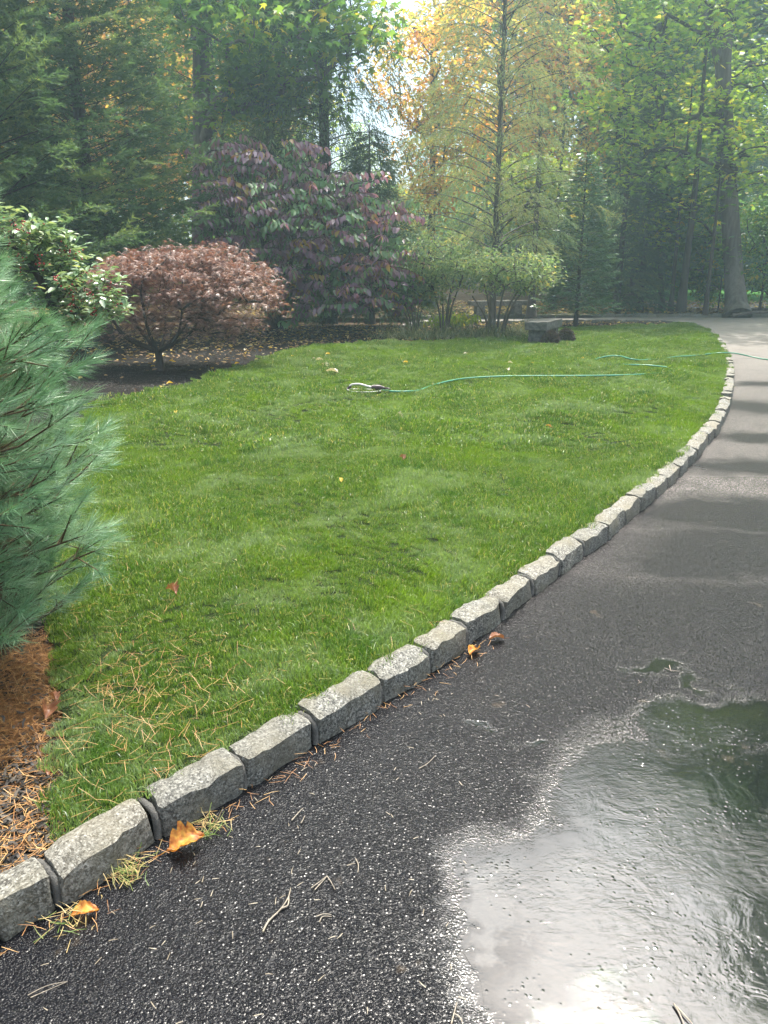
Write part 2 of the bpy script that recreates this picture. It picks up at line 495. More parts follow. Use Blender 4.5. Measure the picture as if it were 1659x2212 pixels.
# bed lies round the lawn: one sheet a little lower, the lawn stands on it
sheet('mulch_bed', clean(isl, 0.05), 0.035, 0.6, M_SOIL, skirt=0.06, kind='structure')
wf = np.concatenate([offset(far_curve, -0.07)[::5], np.array([[-90, 26], [-90, 150], [120, 150], [120, 26]])])
# the driveway lies on the inner side of the far kerb
sheet('woodland_floor', clean(wf, 0.3), 0.07, 3.0, M_FLOOR, skirt=0.1, amp=0.02, kind='structure')
# far lawn and far road seen through the trunks on the right
def quad(name, pts, z, mat, **pr):
    b = Buf(); b.add([(p[0], p[1], z) for p in pts], [(0, 1, 2), (0, 2, 3)]); return obj(name, b, mat, **pr)
fr0, fr1 = gp(1385, 665, 0.1), gp(2000, 671, 0.1)
fr2, fr3 = gp(2000, 656, 0.1), gp(1385, 652, 0.1)
quad('far_road', [fr0, fr1, fr2, fr3], 0.115, M_ROAD2, kind='structure')
M_FARLAWN = floormat('far_lawn_turf', [(0.3, (0.03, 0.11, 0.012)), (0.6, (0.07, 0.24, 0.03))], 3, 0.01)
quad('far_lawn', [gp(1385, 651.5, 0.1), gp(2000, 655.5, 0.1), gp(2000, 615, 0.1), gp(1385, 615, 0.1)], 0.12, M_FARLAWN, kind='structure')
M_BANK = floormat('leafy_turf', [(0.3, (0.03, 0.045, 0.012)), (0.5, (0.08, 0.09, 0.02)), (0.66, (0.2, 0.14, 0.05))], 7)
quad('grass_verge', [gp(930, 684, 0.08), gp(1290, 682, 0.08), gp(1290, 655, 0.08), gp(930, 658, 0.08)], 0.105, M_BANK, kind='structure')

# ---- kerb stones
def granite():
    m, nt, out = newmat('granite'); T = NT(nt)
    P = T.n('ShaderNodeTexCoord').outputs['Object']
    r = T.n('ShaderNodeObjectInfo').outputs['Random']
    Pw = T.pos()
    a = T.n('ShaderNodeTexVoronoi', {'Vector': Pw, 'Scale': 170.0}).outputs['Color']
    f = T.math('MULTIPLY_ADD', T.noise(Pw, 60, 5, 0.7), 0.6, T.math('MULTIPLY', a, 0.42))
    col = T.ramp(f, [(0.37, (0.02, 0.02, 0.019)), (0.46, (0.12, 0.118, 0.105)), (0.58, (0.23, 0.225, 0.20)), (0.72, (0.42, 0.41, 0.38))])
    col = T.mixc(T.mr(T.noise(Pw, 7, 4), 0.42, 0.72), col, (0.16, 0.145, 0.10))
    col = T.mixc(T.mr(r, 0, .5, 0.4, 0.0), col, (0.13, 0.125, 0.11))
    col = T.mixc(T.mr(r, .5, 1, 0.0, 0.35), col, (0.22, 0.19, 0.14))
    h = T.math('ADD', T.noise(Pw, 38, 6, 0.75), T.math('MULTIPLY', T.noise(Pw, 150, 3), 0.35))
    bp = T.n('ShaderNodeBump', {'Height': h, 'Strength': 1.0, 'Distance': 0.011})
    p = T.n('ShaderNodeBsdfPrincipled', {'Base Color': col, 'Roughness': 0.62, 'Specular IOR Level': 0.5, 'Normal': bp.outputs[0]})
    nt.links.new(p.outputs[0], out.inputs[0])
    return m
M_GRAN = granite()
M_MORT = floormat('mortar', [(0.3, (0.05, 0.05, 0.048)), (0.6, (0.15, 0.145, 0.135))], 30, 0.006, fine=160)
def stone_mesh(length, w, h, seed, near):
    nx, ny, nz_ = (9, 4, 4) if near else (4, 2, 2)
    b = Buf()
    def grid(f, a, c):
        u, v = np.meshgrid(np.linspace(-1, 1, a + 1), np.linspace(-1, 1, c + 1), indexing='ij')
        V = np.array([f(p, q) for p, q in zip(u.ravel(), v.ravel())])
        i, j = np.meshgrid(np.arange(a), np.arange(c), indexing='ij'); i, j = i.ravel(), j.ravel()
        k = i * (c + 1) + j
        Tt = np.concatenate([np.stack([k, k + c + 1, k + c + 2], 1), np.stack([k, k + c + 2, k + 1], 1)])
        return V, Tt
    faces = [(lambda p, q: (p, q, 1), nx, ny, 0), (lambda p, q: (p, -1, q), nx, nz_, 0), (lambda p, q: (p, 1, q), nx, nz_, 1),
             (lambda p, q: (1, p, q), ny, nz_, 0), (lambda p, q: (-1, p, q), ny, nz_, 1)]
    for f, a, c, fl in faces:
        V, Tt = grid(f, a, c)
        if fl: Tt = Tt[:, ::-1]
        b.add(V, Tt)
    V = np.concatenate(b.V); Tt = np.concatenate(b.T)
    # round off, then roughen: same displacement for same place so that edges stay shut
    q = np.array([length / 2, w / 2, h / 2]); P = V * q
    rad = 0.028
    core = np.clip(P, -(q - rad), q - rad)
    d = P - core; l = np.linalg.norm(d, axis=1)[:, None]
    P = core + np.where(l > 1e-6, d / (l + 1e-9) * rad, 0) * (l > 1e-6)
    out = []
    r_ = random.Random(seed)
    taper, lean, sk = r_.uniform(-0.05, 0.05), r_.uniform(-0.04, 0.04), r_.uniform(-0.14, 0.14)
    ch = r_.uniform(0.0, 0.02)
    for p in P:
        v = Vector(p)
        n1 = mnoise.noise_vector(v * 9 + Vector((seed * 3.1, seed, 0)))
        n2 = mnoise.noise_vector(v * 28 + Vector((seed, 0, seed * 2.0)))
        v = v + n1 * 0.015 + n2 * 0.010
        if v.z > h * 0.2 and v.y < -w * 0.2: v.z -= ch
        v.z += v.x * taper * 0.6; v.x += v.y * sk; v.y += v.x * lean * 0.5
        out.append(v[:])
    bb = Buf(); bb.add(out, Tt)
    return bb.mesh('kerb_stone', M_GRAN, near)
kerb = thing('stone_kerb', 'row of rough grey granite blocks edging the lawn along the curving wet driveway', 'kerb', (*curb_at(3)[0], 0))
def s_of(x, y):
    g = gp(x, y)[:2]
    return curb_s[int(np.argmin(np.linalg.norm(curb_curve - g, axis=1)))]
joints = [s_of(*p) for p in curb_px[1:16]]
s = joints[-1]
r_ = random.Random(3)
smax = s_of(900, 703)
joints_all = [joints[0] - 0.75, joints[0] - 0.38] + joints
while s < smax:
    s += r_.uniform(0.30, 0.42); joints_all.append(s)
far_meshes = [stone_mesh(1.0, CW, 0.24, 90 + q, False) for q in range(5)]
print('stone lengths', [round(b - a, 2) for a, b in zip(joints[:-1], joints[1:])], 'n', len(joints_all))
KL = Vector(kerb.location)
def put_stone(a, b_, i, curvef, parent, side=1, zt=0.112):
    ln = b_ - a - 0.011
    c, t = curvef((a + b_) / 2)
    nrm = np.array([-t[1], t[0]]) * side
    c = c + nrm * (CW / 2 + r_.uniform(-0.006, 0.006))
    near = c[1] < 9 and side == 1
    h = 0.24
    me = stone_mesh(ln, CW, h, i + 1, True) if near else far_meshes[i % 5]
    o = bpy.data.objects.new('kerb_stone', me); link(o, parent)
    o.location = Vector((c[0], c[1], zt - h / 2 + r_.uniform(-0.010, 0.008))) - Vector(parent.location)
    o.rotation_euler = (r_.uniform(-0.03, 0.03), r_.uniform(-0.02, 0.02), math.atan2(t[1], t[0]) + r_.uniform(-0.02, 0.02))
    if not near: o.scale = (ln, 1, 1)
    return near
for i, (a, b_) in enumerate(zip(joints_all[:-1], joints_all[1:])):
    near = put_stone(a, b_, i, curb_at, kerb)
    if near:
        c, t = curb_at(b_); nrm = np.array([-t[1], t[0]])
        bb = Buf(); pts = []
        for k, (u, z) in enumerate([(0.020, -0.03), (0.018, 0.05), (0.026, 0.078), (0.05, 0.090), (0.09, 0.090), (0.112, 0.08)]):
            pts.append((*(c + nrm * u), z))
        bb.tube(pts, [0.012, 0.0125, 0.011, 0.0115, 0.011, 0.010], 6)
        obj('mortar_joint', bb, M_MORT, kerb, smooth=True)
# far kerb across the drive
fs = np.concatenate([[0], np.cumsum(np.linalg.norm(np.diff(far_curve, axis=0), axis=1))])
def far_at(s):
    x = np.interp(s, fs, far_curve[:, 0]); y = np.interp(s, fs, far_curve[:, 1]); e = 0.05
    dx = np.interp(s + e, fs, far_curve[:, 0]) - np.interp(s - e, fs, far_curve[:, 0]); dy = np.interp(s + e, fs, far_curve[:, 1]) - np.interp(s - e, fs, far_curve[:, 1])
    l = math.hypot(dx, dy) + 1e-9
    return np.array([x, y]), np.array([dx / l, dy / l])
sa = fs[int(np.argmin(np.linalg.norm(far_curve - gp(1740, 686)[:2], axis=1)))]
sb = fs[int(np.argmin(np.linalg.norm(far_curve - gp(860, 691)[:2], axis=1)))]
kerb2 = thing('stone_kerb', 'straight line of pale granite blocks along the far side of the drive below the woods', 'kerb', (*far_at((sa + sb) / 2)[0], 0))
s = sa; i = 0
while s < sb:
    l = r_.uniform(0.28, 0.5); put_stone(s, s + l, i, far_at, kerb2, -1, 0.125); s += l; i += 1

# ================================================================== FOLIAGE TEMPLATES (length along Y)
def tpl(V, T): return np.array(V, float), np.array(T, int)
OVATE = tpl([(0, 0, 0), (-.24, .3, .05), (-.2, .68, .03), (0, 1, -.10), (.2, .68, .03), (.24, .3, .05), (0, .45, -.03)],
            [(0, 6, 1), (1, 6, 2), (2, 6, 3), (3, 6, 4), (4, 6, 5), (5, 6, 0)])
LANCE = tpl([(0, 0, 0), (-.17, .35, .05), (0, 1, -.06), (.17, .35, .05), (0, .5, -.02)], [(0, 4, 1), (1, 4, 2), (2, 4, 3), (3, 4, 0)])
DIAM = tpl([(0, 0, 0), (-.36, .5, .08), (0, 1, 0), (.36, .5, .08)], [(0, 3, 1), (1, 3, 2)])
def star(lobes, cy=0.3, base=0.16, curl=-0.12):
    V = [(0, cy, 0), (0, 0, 0)]; T = []
    tips = []
    for a, l in lobes:
        a = math.radians(a); tips.append((math.sin(a) * l, cy + math.cos(a) * l, curl * l))
    prev = 1
    for k, ((a, l), tp) in enumerate(zip(lobes, tips)):
        V.append(tp); ti = len(V) - 1
        if k + 1 < len(lobes):
            am = math.radians((a + lobes[k + 1][0]) / 2)
            V.append((math.sin(am) * base, cy + math.cos(am) * base, 0.02)); ni = len(V) - 1
        else: ni = 1
        T += [(0, prev, ti), (0, ti, ni)]; prev = ni
    return tpl(V, T)
MAPLE = star([(-125, .38), (-62, .62), (0, .7), (62, .62), (125, .38)], 0.3, 0.24)
OAKL = star([(-110, .28), (-60, .48), (-28, .5), (0, .68), (28, .5), (60, .48), (110, .28)], 0.32, 0.2)
LACE = star([(-118, .45), (-78, .62), (-38, .75), (0, .85), (38, .75), (78, .62), (118, .45)], 0.18, 0.07, -0.25)
def needles(n, length, shoot, spread0, spread1, width, droop=0.0, seed=1, twist=0.0, planar=0.0):
    r = np.random.RandomState(seed); V, T = [], []
    for i in range(n):
        u = r.uniform(0, 1); o = np.array([0, u * shoot, 0])
        az = r.uniform(0, 2 * math.pi)
        if planar: az = (0 if r.rand() < .5 else math.pi) + r.normal() * planar
        sp = math.radians(r.uniform(spread0, spread1) * (1 - 0.55 * u if not planar else 1))
        d = np.array([math.cos(az) * math.sin(sp), math.cos(sp), math.sin(az) * math.sin(sp)])
        l = length * r.uniform(0.75, 1.1)
        sd = np.cross(d, r.normal(size=3)); sd /= np.linalg.norm(sd) + 1e-9
        e = o + d * l; e[2] -= droop * l
        m_ = o + d * l * 0.5; k = len(V)
        V += [o - sd * width / 2, o + sd * width / 2, e]
        T += [(k, k + 1, k + 2)]
    return tpl(V, T)
PINE = [needles(88, 0.092, 0.12, 14, 66, 0.0019, 0.04, s) for s in (1, 2, 3)]
SPRIG_L = [needles(26, 0.05, 0.45, 25, 75, 0.010, 0.1, s) for s in (4, 5)]          # larch
SPRIG_S = [needles(30, 0.045, 0.55, 20, 60, 0.014, 0.0, s) for s in (6, 7)]          # hanging spruce strands
SPRAY_J = [needles(24, 0.085, 0.26, 15, 60, 0.017, 0.0, s, planar=0.7) for s in (8, 9)]    # juniper sprays
SPRAY_D = [needles(40, 0.08, 0.3, 20, 65, 0.016, 0.1, s, planar=0.5) for s in (10, 11)]

# leaf materials: real leaf colours
M_BARK = barkmat('grey_bark', (0.045, 0.037, 0.03), (0.15, 0.13, 0.11))
M_BARKP = barkmat('pale_oak_bark', (0.05, 0.043, 0.038), (0.19, 0.17, 0.155), 10, stretch=0.12)
M_BARKD = barkmat('dark_bark', (0.02, 0.016, 0.013), (0.07, 0.055, 0.045))
M_TWIGP = plainmat('pine_twig_bark', (0.11, 0.075, 0.04), 0.8, 0.3, 60)

# ------------------------------------------------------------------ tree builders
def grow(trunk, targets, step=0.5, up=0.8, rng=None):
    """connects every target to the nearest part of the skeleton; returns chains and radii counts"""
    nodes = [np.array(p, float) for p in trunk]; par = [i - 1 for i in range(len(trunk))]
    t0 = np.mean(trunk[-1:], axis=0)
    tr = np.array(trunk)
    key = [np.min(np.linalg.norm(tr - t, axis=1)) for t in targets]
    chains = []
    N = np.array(nodes)
    for q in np.argsort(key):
        t = targets[q]
        c = np.linalg.norm(N - t, axis=1) + up * np.maximum(0, N[:, 2] - t[2]) + 0.15 * np.arange(len(N)) / len(N)
        i = int(np.argmin(c)); a = N[i]; L_ = np.linalg.norm(t - a); k = max(2, int(L_ / step) + 1)
        u = np.linspace(0, 1, k + 1)[1:, None]
        side = rs.normal(size=3) * 0.06 * L_
        pts = a + (t - a) * u + side * np.sin(u * math.pi) + np.array([0, 0, 0.10 * L_]) * np.sin(u * math.pi)
        ids = []; p_ = i
        for pt_ in pts:
            par.append(p_); ids.append(len(par) - 1); p_ = len(par) - 1
        N = np.concatenate([N, pts]); chains.append([i] + ids)
    cnt = np.ones(len(par))
    for i in range(len(par) - 1, 0, -1):
        if par[i] >= 0: cnt[par[i]] += cnt[i]
    return N, chains, cnt
def limbs(buf, N, chains, cnt, rk, rmin=0.006, sides=5, rmax=0.2):
    for ch in chains:
        r = np.clip(rk * np.sqrt(cnt[ch]), rmin, rmax); r[0] = r[1]
        buf.tube(N[ch], r, sides if r[0] > 0.02 else 3, cap=False)
def blobs_targets(blobs, n, inner=0.25):
    """blobs: (x, y, Y, rx_px, ry_px, depth_m) on the photograph"""
    w = np.array([b[3] * b[4] for b in blobs], float); w /= w.sum()
    out = []
    for (x, y, Y, rx, ry, dz), k in zip(blobs, np.round(w * n).astype(int)):
        c = at(x, y, Y); m_ = mpp(Y)
        d = rdir(max(k, 1)); r = rs.uniform(inner, 1, (len(d), 1)) ** 0.5
        out.append(c + d * r * np.array([rx * m_, dz, ry * m_]))
    return np.concatenate(out)
def leaf_cloud(targets, per, spread, size, droop=0.35, flat=0.5, jitter=0.4, outward=None):
    n = len(targets)
    c = np.repeat(targets, per, 0)
    off = rs.normal(size=(len(c), 3)) * spread * np.array([1, 1, flat])
    pos = c + off
    d = rdir(len(c)); d[:, 2] = d[:, 2] * 0.4 - droop
    if outward is not None: d[:, :2] += off[:, :2] / (spread + 1e-6) * outward
    nn = rdir(len(c)) * jitter + np.array([0, 0, 1])
    base_r = np.repeat(rs.uniform(0.25, 0.75, n), per)
    return pos, frames(d, nn), size * rs.uniform(0.65, 1.2, len(c)), np.clip(base_r + rs.normal(size=len(c)) * 0.16, 0, 1)
CAMP = np.array([0, 0, CAM_H])
def split_leaves(root, tp, pos, M, sc, rnd, mat, name='leaf', n=300, mass='foliage'):
    """the n leaves that show largest become parts, the rest one part"""
    ctr = pos.mean(0); vd = ctr - CAMP; vd /= np.linalg.norm(vd)
    q = (pos - CAMP) @ vd - 0.0
    px = (pos - CAMP) / q[:, None]
    # nearest to the camera within small cells of view
    order = np.argsort(q + rs.uniform(0, 0.25, len(q)))
    rot = (px / (0.004)).astype(int); seen = {}; pick = []
    infr = np.abs(pos[:, 0] / pos[:, 1]) < 0.5
    for i in order:
        k = (rot[i][0] // 4, rot[i][2] // 4)
        if infr[i] and k not in seen:
            seen[k] = 1; pick.append(i)
            if len(pick) >= n: break
    pick = np.array(pick); keep = np.ones(len(pos), bool); keep[pick] = False
    vs = []
    for k in range(8):
        tv = tp[0].copy(); tv[:, 2] += rs.normal() * 0.12 * tv[:, 1] ** 2; tv[:, 0] *= rs.uniform(0.85, 1.1)
        b = Buf(); b.add(tv, tp[1], (k + 0.5) / 8); vs.append(b.mesh(name, mat))
    rl = Vector(root.location)
    for i in pick:
        o = bpy.data.objects.new(name, vs[int(min(rnd[i], .99) * 8)])
        link(o, root)
        mm = Matrix(((M[i] * sc[i]).tolist())).to_4x4(); mm.translation = Vector(pos[i]) - rl
        o.matrix_local = mm
    b = Buf(); b.stamp(tp[0], tp[1], pos[keep], M[keep], sc[keep], rnd[keep])
    obj(mass, b, mat, root, kind='stuff')
def trunk_path(base, top, n=8, wob=0.03):
    base, top = np.array(base, float), np.array(top, float)
    u = np.linspace(0, 1, n)[:, None]; L_ = np.linalg.norm(top - base)
    w = np.cumsum(rs.normal(size=(n, 3)) * wob * L_ / n, 0) * np.array([1, 1, 0.2])
    return base + (top - base) * u + w * np.sin(u * math.pi * 0.5)
def trunk_r(r, n, flare=1.5, end=0.35):
    u = np.linspace(0, 1, n); x = r * (1 - (1 - end) * u); x[0] *= flare
    return x
def broad(name, label, cat, base, top, r, blobs, ncl, per, spread, size, tp, mat, bark, group=None, parts=0, droop=0.35, flat=0.5,
          outward=None, rk=0.006, inner=0.25, stems=None, leafname='leaf', extra=None, low=0.3):
    root = thing(name, label, cat, base, group)
    path = trunk_path(base, top, 9)
    if stems is None:
        tb = Buf(); tb.tube(path, trunk_r(r, 9), 10); obj('trunk', tb, bark, root, smooth=True)
        start = list(path[3:])
    else:
        start = []
        for st_ in stems:
            P = smooth_curve(st_, 4); tb = Buf(); tb.tube(P, np.linspace(r, r * 0.45, len(P)), 6); obj('stem', tb, bark, root, smooth=True)
            start += list(P[len(P) // 2:])
    tg = blobs_targets(blobs, ncl, inner)
    tg = tg[tg[:, 2] > low]
    N, ch, cnt = grow(start, tg)
    lb = Buf(); limbs(lb, N, ch, cnt, rk, rmax=r * 0.6); obj('branches', lb, bark, root, smooth=True, kind='stuff')
    pos, M, sc, rn = leaf_cloud(tg, per, spread, size, droop, flat, outward=outward)
    if extra is not None:
        pos = np.concatenate([pos, extra[0]]); M = np.concatenate([M, extra[1]]); sc = np.concatenate([sc, extra[2]]); rn = np.concatenate([rn, extra[3]])
    if parts: split_leaves(root, tp, pos, M, sc, rn, mat, leafname, parts)
    else:
        b = Buf(); b.stamp(tp[0], tp[1], pos, M, sc, rn); obj('foliage', b, mat, root, kind='stuff')
    return root
def conifer(name, label, cat, base, height, r, nb, Lf, tpls, mat, bark, droop=0.3, rise=0.1, per=22, hang=0.0, scale=1.0, z0=0.5, sub=3, spread=0.35, group=None, az=None, bend=0.0, tipn=0.0):
    """straight trunk with nb branches; Lf(u) branch length at height fraction u; sprigs along and beside each branch"""
    root = thing(name, label, cat, base, group); base = np.array(base, float)
    path = trunk_path(base, base + [bend, 0, height], 12, 0.01)
    tb = Buf(); tb.tube(path, trunk_r(r, 12, 1.4, 0.12), 9); obj('trunk', tb, bark, root, smooth=True)
    lb = Buf(); P_, D_, R_ = [], [], []
    for i in range(nb):
        u = (i + rs.uniform(0, 1)) / nb; z = z0 + (height - z0) * u
        a = (i * 2.39996 + rs.normal() * 0.3) if az is None else az(i)
        L_ = Lf(u) * rs.uniform(0.7, 1.12)
        if L_ < 0.15: continue
        p0 = np.array([np.interp(z, path[:, 2], path[:, k]) for k in (0, 1)] + [z])
        h = np.array([math.cos(a), math.sin(a), 0.0]); sd = np.array([-h[1], h[0], 0])
        k = 7; t = np.linspace(0, 1, k)[:, None]
        pts = p0 + h * L_ * t + np.array([0, 0, 1.0]) * (rise * L_ * np.sin(t * math.pi * 0.7) - droop * L_ * t ** 2 + tipn * L_ * t ** 4)
        rad = np.linspace(max(0.004, 0.008 * L_), 0.002, k)
        lb.tube(pts, rad, 3, cap=False)
        rb = rs.uniform(0.2, 0.8)
        m_ = max(3, int(per * L_))
        tt = rs.uniform(0.12, 1.0, m_) ** 0.75
        c = np.stack([np.interp(tt, t[:, 0], pts[:, q]) for q in range(3)], 1)
        sgn = np.where(rs.rand(m_) < 0.5, -1, 1)
        lat = (1.05 - tt) * spread * L_ * rs.uniform(0, 1, m_)
        c = c + sd * (sgn * lat)[:, None] + h * (lat * 0.5)[:, None] - np.array([0, 0, 1]) * (lat * 0.15)[:, None]
        d = h * rs.uniform(0.4, 1.2, (m_, 1)) + sd * (sgn * rs.uniform(0.1, 0.9, m_))[:, None] + rs.normal(size=(m_, 3)) * 0.25
        d[:, 2] = d[:, 2] * 0.6 - hang * rs.uniform(0.6, 1.6, m_)
        P_.append(c); D_.append(d); R_.append(np.clip(rb + rs.normal(size=m_) * 0.15, 0, 1))
    obj('branches', lb, bark, root, kind='stuff', smooth=True)
    P_, D_, R_ = map(np.concatenate, (P_, D_, R_))
    nn = rdir(len(P_)) * 0.6 + np.array([0, 0, 1]); M = frames(D_, nn)
    b = Buf(); w = rs.randint(0, len(tpls), len(P_)); sc = scale * rs.uniform(0.6, 1.25, len(P_))
    for q, tp in enumerate(tpls):
        k = w == q; b.stamp(tp[0], tp[1], P_[k], M[k], sc[k], R_[k])
    obj('foliage', b, mat, root, kind='stuff')
    return root
def dup(root, loc, rotz, scl, label=None, group=None):
    r = root.copy(); COL.objects.link(r); r.location = loc; r.rotation_euler = (0, 0, rotz); r.scale = (scl, scl, scl)
    if label: r['label'] = label
    if group: r['group'] = group
    for ch in root.children:
        c = ch.copy(); COL.objects.link(c); c.parent = r
    return r

# ================================================================== TREES
M_J = leafmat('juniper_foliage', [(0.1, (0.06, 0.12, 0.06)), (0.5, (0.10, 0.19, 0.09)), (0.9, (0.19, 0.27, 0.10))], 0.5, 0.6)
M_SPR = leafmat('spruce_foliage', [(0.1, (0.05, 0.09, 0.06)), (0.6, (0.08, 0.14, 0.08)), (0.95, (0.15, 0.19, 0.08))], 0.45, 0.6)
M_LAR = leafmat('larch_foliage', [(0.1, (0.17, 0.27, 0.15)), (0.5, (0.28, 0.37, 0.20)), (0.9, (0.45, 0.46, 0.20))], 0.5, 0.6)
M_OAK = leafmat('green_maple_leaves', [(0.05, (0.062, 0.163, 0.044)), (0.5, (0.125, 0.263, 0.062)), (0.8, (0.250, 0.388, 0.062)), (0.97, (0.625, 0.500, 0.062))], 0.62, 0.4, 0.5)
M_OAKR = leafmat('yellow_green_oak_leaves', [(0.05, (0.114, 0.227, 0.048)), (0.45, (0.244, 0.423, 0.065)), (0.8, (0.520, 0.650, 0.081)), (0.97, (0.750, 0.617, 0.098))], 0.62, 0.35, 0.5)
M_AUT = leafmat('autumn_leaves', [(0.1, (0.312, 0.350, 0.062)), (0.45, (0.625, 0.475, 0.100)), (0.7, (0.688, 0.375, 0.112)), (0.95, (0.625, 0.250, 0.100))], 0.62, 0.5)
M_PURP = leafmat('purple_viburnum_leaves', [(0.10, (0.15, 0.31, 0.12)), (0.38, (0.19, 0.30, 0.14)), (0.46, (0.30, 0.19, 0.24)), (0.80, (0.34, 0.20, 0.31)), (0.92, (0.34, 0.15, 0.17)), (1.0, (0.45, 0.33, 0.08))], 0.38, 0.3, 0.9, clump=0.9, tint=(1.2, 0.95, 0.8), noisef=0.4)
M_LACE = leafmat('bronze_maple_leaves', [(0.05, (0.13, 0.065, 0.06)), (0.5, (0.25, 0.155, 0.135)), (0.95, (0.37, 0.26, 0.21))], 0.35, 0.4, 0.6, tint=(1.3, 0.9, 0.6))
M_HOL = leafmat('holly_leaves', [(0.1, (0.11, 0.20, 0.10)), (0.55, (0.20, 0.31, 0.17)), (0.9, (0.38, 0.46, 0.26)), (1.0, (0.5, 0.55, 0.22))], 0.3, 0.22, 0.9, clump=3)
M_SHR = leafmat('pale_green_shrub_leaves', [(0.05, (0.12, 0.22, 0.11)), (0.5, (0.24, 0.35, 0.18)), (0.85, (0.42, 0.47, 0.22)), (1.0, (0.6, 0.4, 0.12))], 0.6, 0.4)
M_YEL = leafmat('yellow_leaves', [(0.1, (0.12, 0.22, 0.03)), (0.7, (0.25, 0.33, 0.04)), (1, (0.5, 0.36, 0.05))], 0.55, 0.5)
M_WP = leafmat('white_pine_needles', [(0.0, (0.25, 0.11, 0.04)), (0.07, (0.22, 0.13, 0.05)), (0.14, (0.09, 0.2, 0.10)), (0.6, (0.20, 0.36, 0.20)), (1, (0.38, 0.54, 0.36))], 0.2, 0.35, 0.5, clump=6, tint=(1, 1.1, 0.8), noisef=0.12)

# ---- two tall junipers filling the upper left
gz = 0.035
conifer('juniper_tree', 'tall dense dark green juniper at the far left behind the berry bush', 'tree', (*gp(-30, 772)[:2], gz), 12.5, 0.16, 300,
        lambda u: 2.7 * (1 - u) ** 0.55 + 0.3, SPRAY_J, M_J, M_BARKD, droop=-0.25, rise=0.15, per=19, hang=-0.1, scale=1.2, z0=0.9, spread=0.4)
conifer('juniper_tree', 'dark green juniper with bare lower limbs behind the bronze maple', 'tree', (*gp(225, 742)[:2], gz), 13.0, 0.17, 330,
        lambda u: 2.25 * (1 - u) ** 0.75 + 0.3, SPRAY_J, M_J, M_BARKD, droop=-0.3, rise=0.12, per=19, hang=-0.1, scale=1.2, z0=1.1, spread=0.4)
# ---- big maple behind with its trunk showing
Ym = 24.0
b0 = at(438, 690, Ym); b0[2] = 0.05
broad('maple_tree', 'big green maple whose thick trunk rises above the purple leaved bush', 'tree', b0, at(425, -420, Ym), 0.36,
      [(560, 60, Ym - 3, 190, 120, 2.2), (350, -90, Ym - 2, 150, 100, 2.5), (725, 40, Ym - 3, 120, 90, 2.0), (510, 190, Ym - 2.5, 90, 60, 1.4), (640, 180, Ym - 2, 120, 60, 1.4),
       (500, -300, Ym, 330, 160, 3.5), (350, -520, Ym, 280, 140, 3.5)],
      330, 34, 0.42, 0.26, MAPLE, M_OAK, M_BARKP, parts=300, droop=0.45, rk=0.012)
# ---- weeping spruces
Ys = 25.0
for k, (x, yb, h, sc_, lab) in enumerate([(710, 700, 13.5, 1.0, 'dark weeping spruce with hanging strands right behind the purple leaved bush'),
                                    (600, 688, 14.5, .7, 'dark spruce between the maple trunk and the weeping spruce')]):
    bb = gp(x, yb, 0.04)
    conifer('weeping_spruce', lab, 'tree', bb, h, 0.2, 210, lambda u, sc_=sc_: 3.0 * sc_ * (1 - u) ** 0.7 + 0.2, SPRIG_S, M_SPR, M_BARKD, droop=0.35, rise=0.2, per=16, hang=1.5, scale=1.25, z0=0.9, spread=0.22, tipn=0.1)
# ---- larch
conifer('larch_tree', 'feathery yellow green larch with a slim straight trunk near the stone bench', 'tree', gp(1062, 706, 0.04), 15.0, 0.085, 210,
        lambda u: 2.75 * (1 - u) ** 0.7 + 0.15, SPRIG_L, M_LAR, M_BARK, droop=0.12, rise=0.25, per=24, hang=0.75, scale=1.0, z0=1.7, spread=0.32)
# ---- autumn tree
broad('autumn_tree', 'orange and yellow autumn tree between the spruce and the larch', 'tree', (*gp(930, 672)[:2], 0.1), at(935, 60, 32), 0.16,
      [(920, 150, 31, 110, 110, 2.0), (945, 330, 30, 80, 110, 1.8), (900, 440, 29, 60, 60, 1.5), (990, 60, 32, 60, 60, 1.5), (980, 250, 30, 70, 80, 1.5)],
      230, 30, 0.4, 0.22, OVATE, M_AUT, M_BARKD, rk=0.01)
# ---- tall oak on the right
Yo = float(gp(1592, 682)[1])
bo = gp(1592, 683, 0.05)
path = [bo, at(1583, 560, Yo), at(1575, 430, Yo), at(1568, 300, Yo), at(1562, 140, Yo), at(1585, -80, Yo), at(1600, -330, Yo)]
oak = thing('oak_tree', 'tall oak with a thick pale grey trunk standing beyond the far kerb on the right', 'tree', bo)
tb = Buf(); P = smooth_curve(path, 4); tb.tube(P, np.interp(np.linspace(0, 1, len(P)), [0, .04, .12, .5, .7, 1], [.47, .36, .30, .26, .23, .1]), 14); obj('trunk', tb, M_BARKP, oak, smooth=True)
tb = Buf(); P2 = smooth_curve([at(1560, 150, Yo), at(1540, 70, Yo), at(1512, -10, Yo), at(1490, -150, Yo)], 4); tb.tube(P2, np.linspace(.2, .1, len(P2)), 10); obj('limb', tb, M_BARKP, oak, smooth=True)
tg = blobs_targets([(1430, 60, Yo - 2, 160, 90, 2), (1380, 200, Yo - 2, 120, 70, 1.8), (1470, 260, Yo + .5, 110, 70, 1.8), (1640, 200, Yo + 2.2, 110, 110, 2), (1400, 330, Yo - 2, 110, 55, 1.5),
                    (1660, 380, Yo - 1, 90, 70, 1.6), (1500, 400, Yo + 1, 50, 50, 1.4), (1580, 340, Yo - 1.2, 30, 60, .7), (1560, -180, Yo + 2, 240, 120, 3), (1350, -100, Yo, 130, 110, 2.2), (1650, -420, Yo, 260, 150, 3), (1440, 480, Yo, 60, 40, 1.2)], 420)
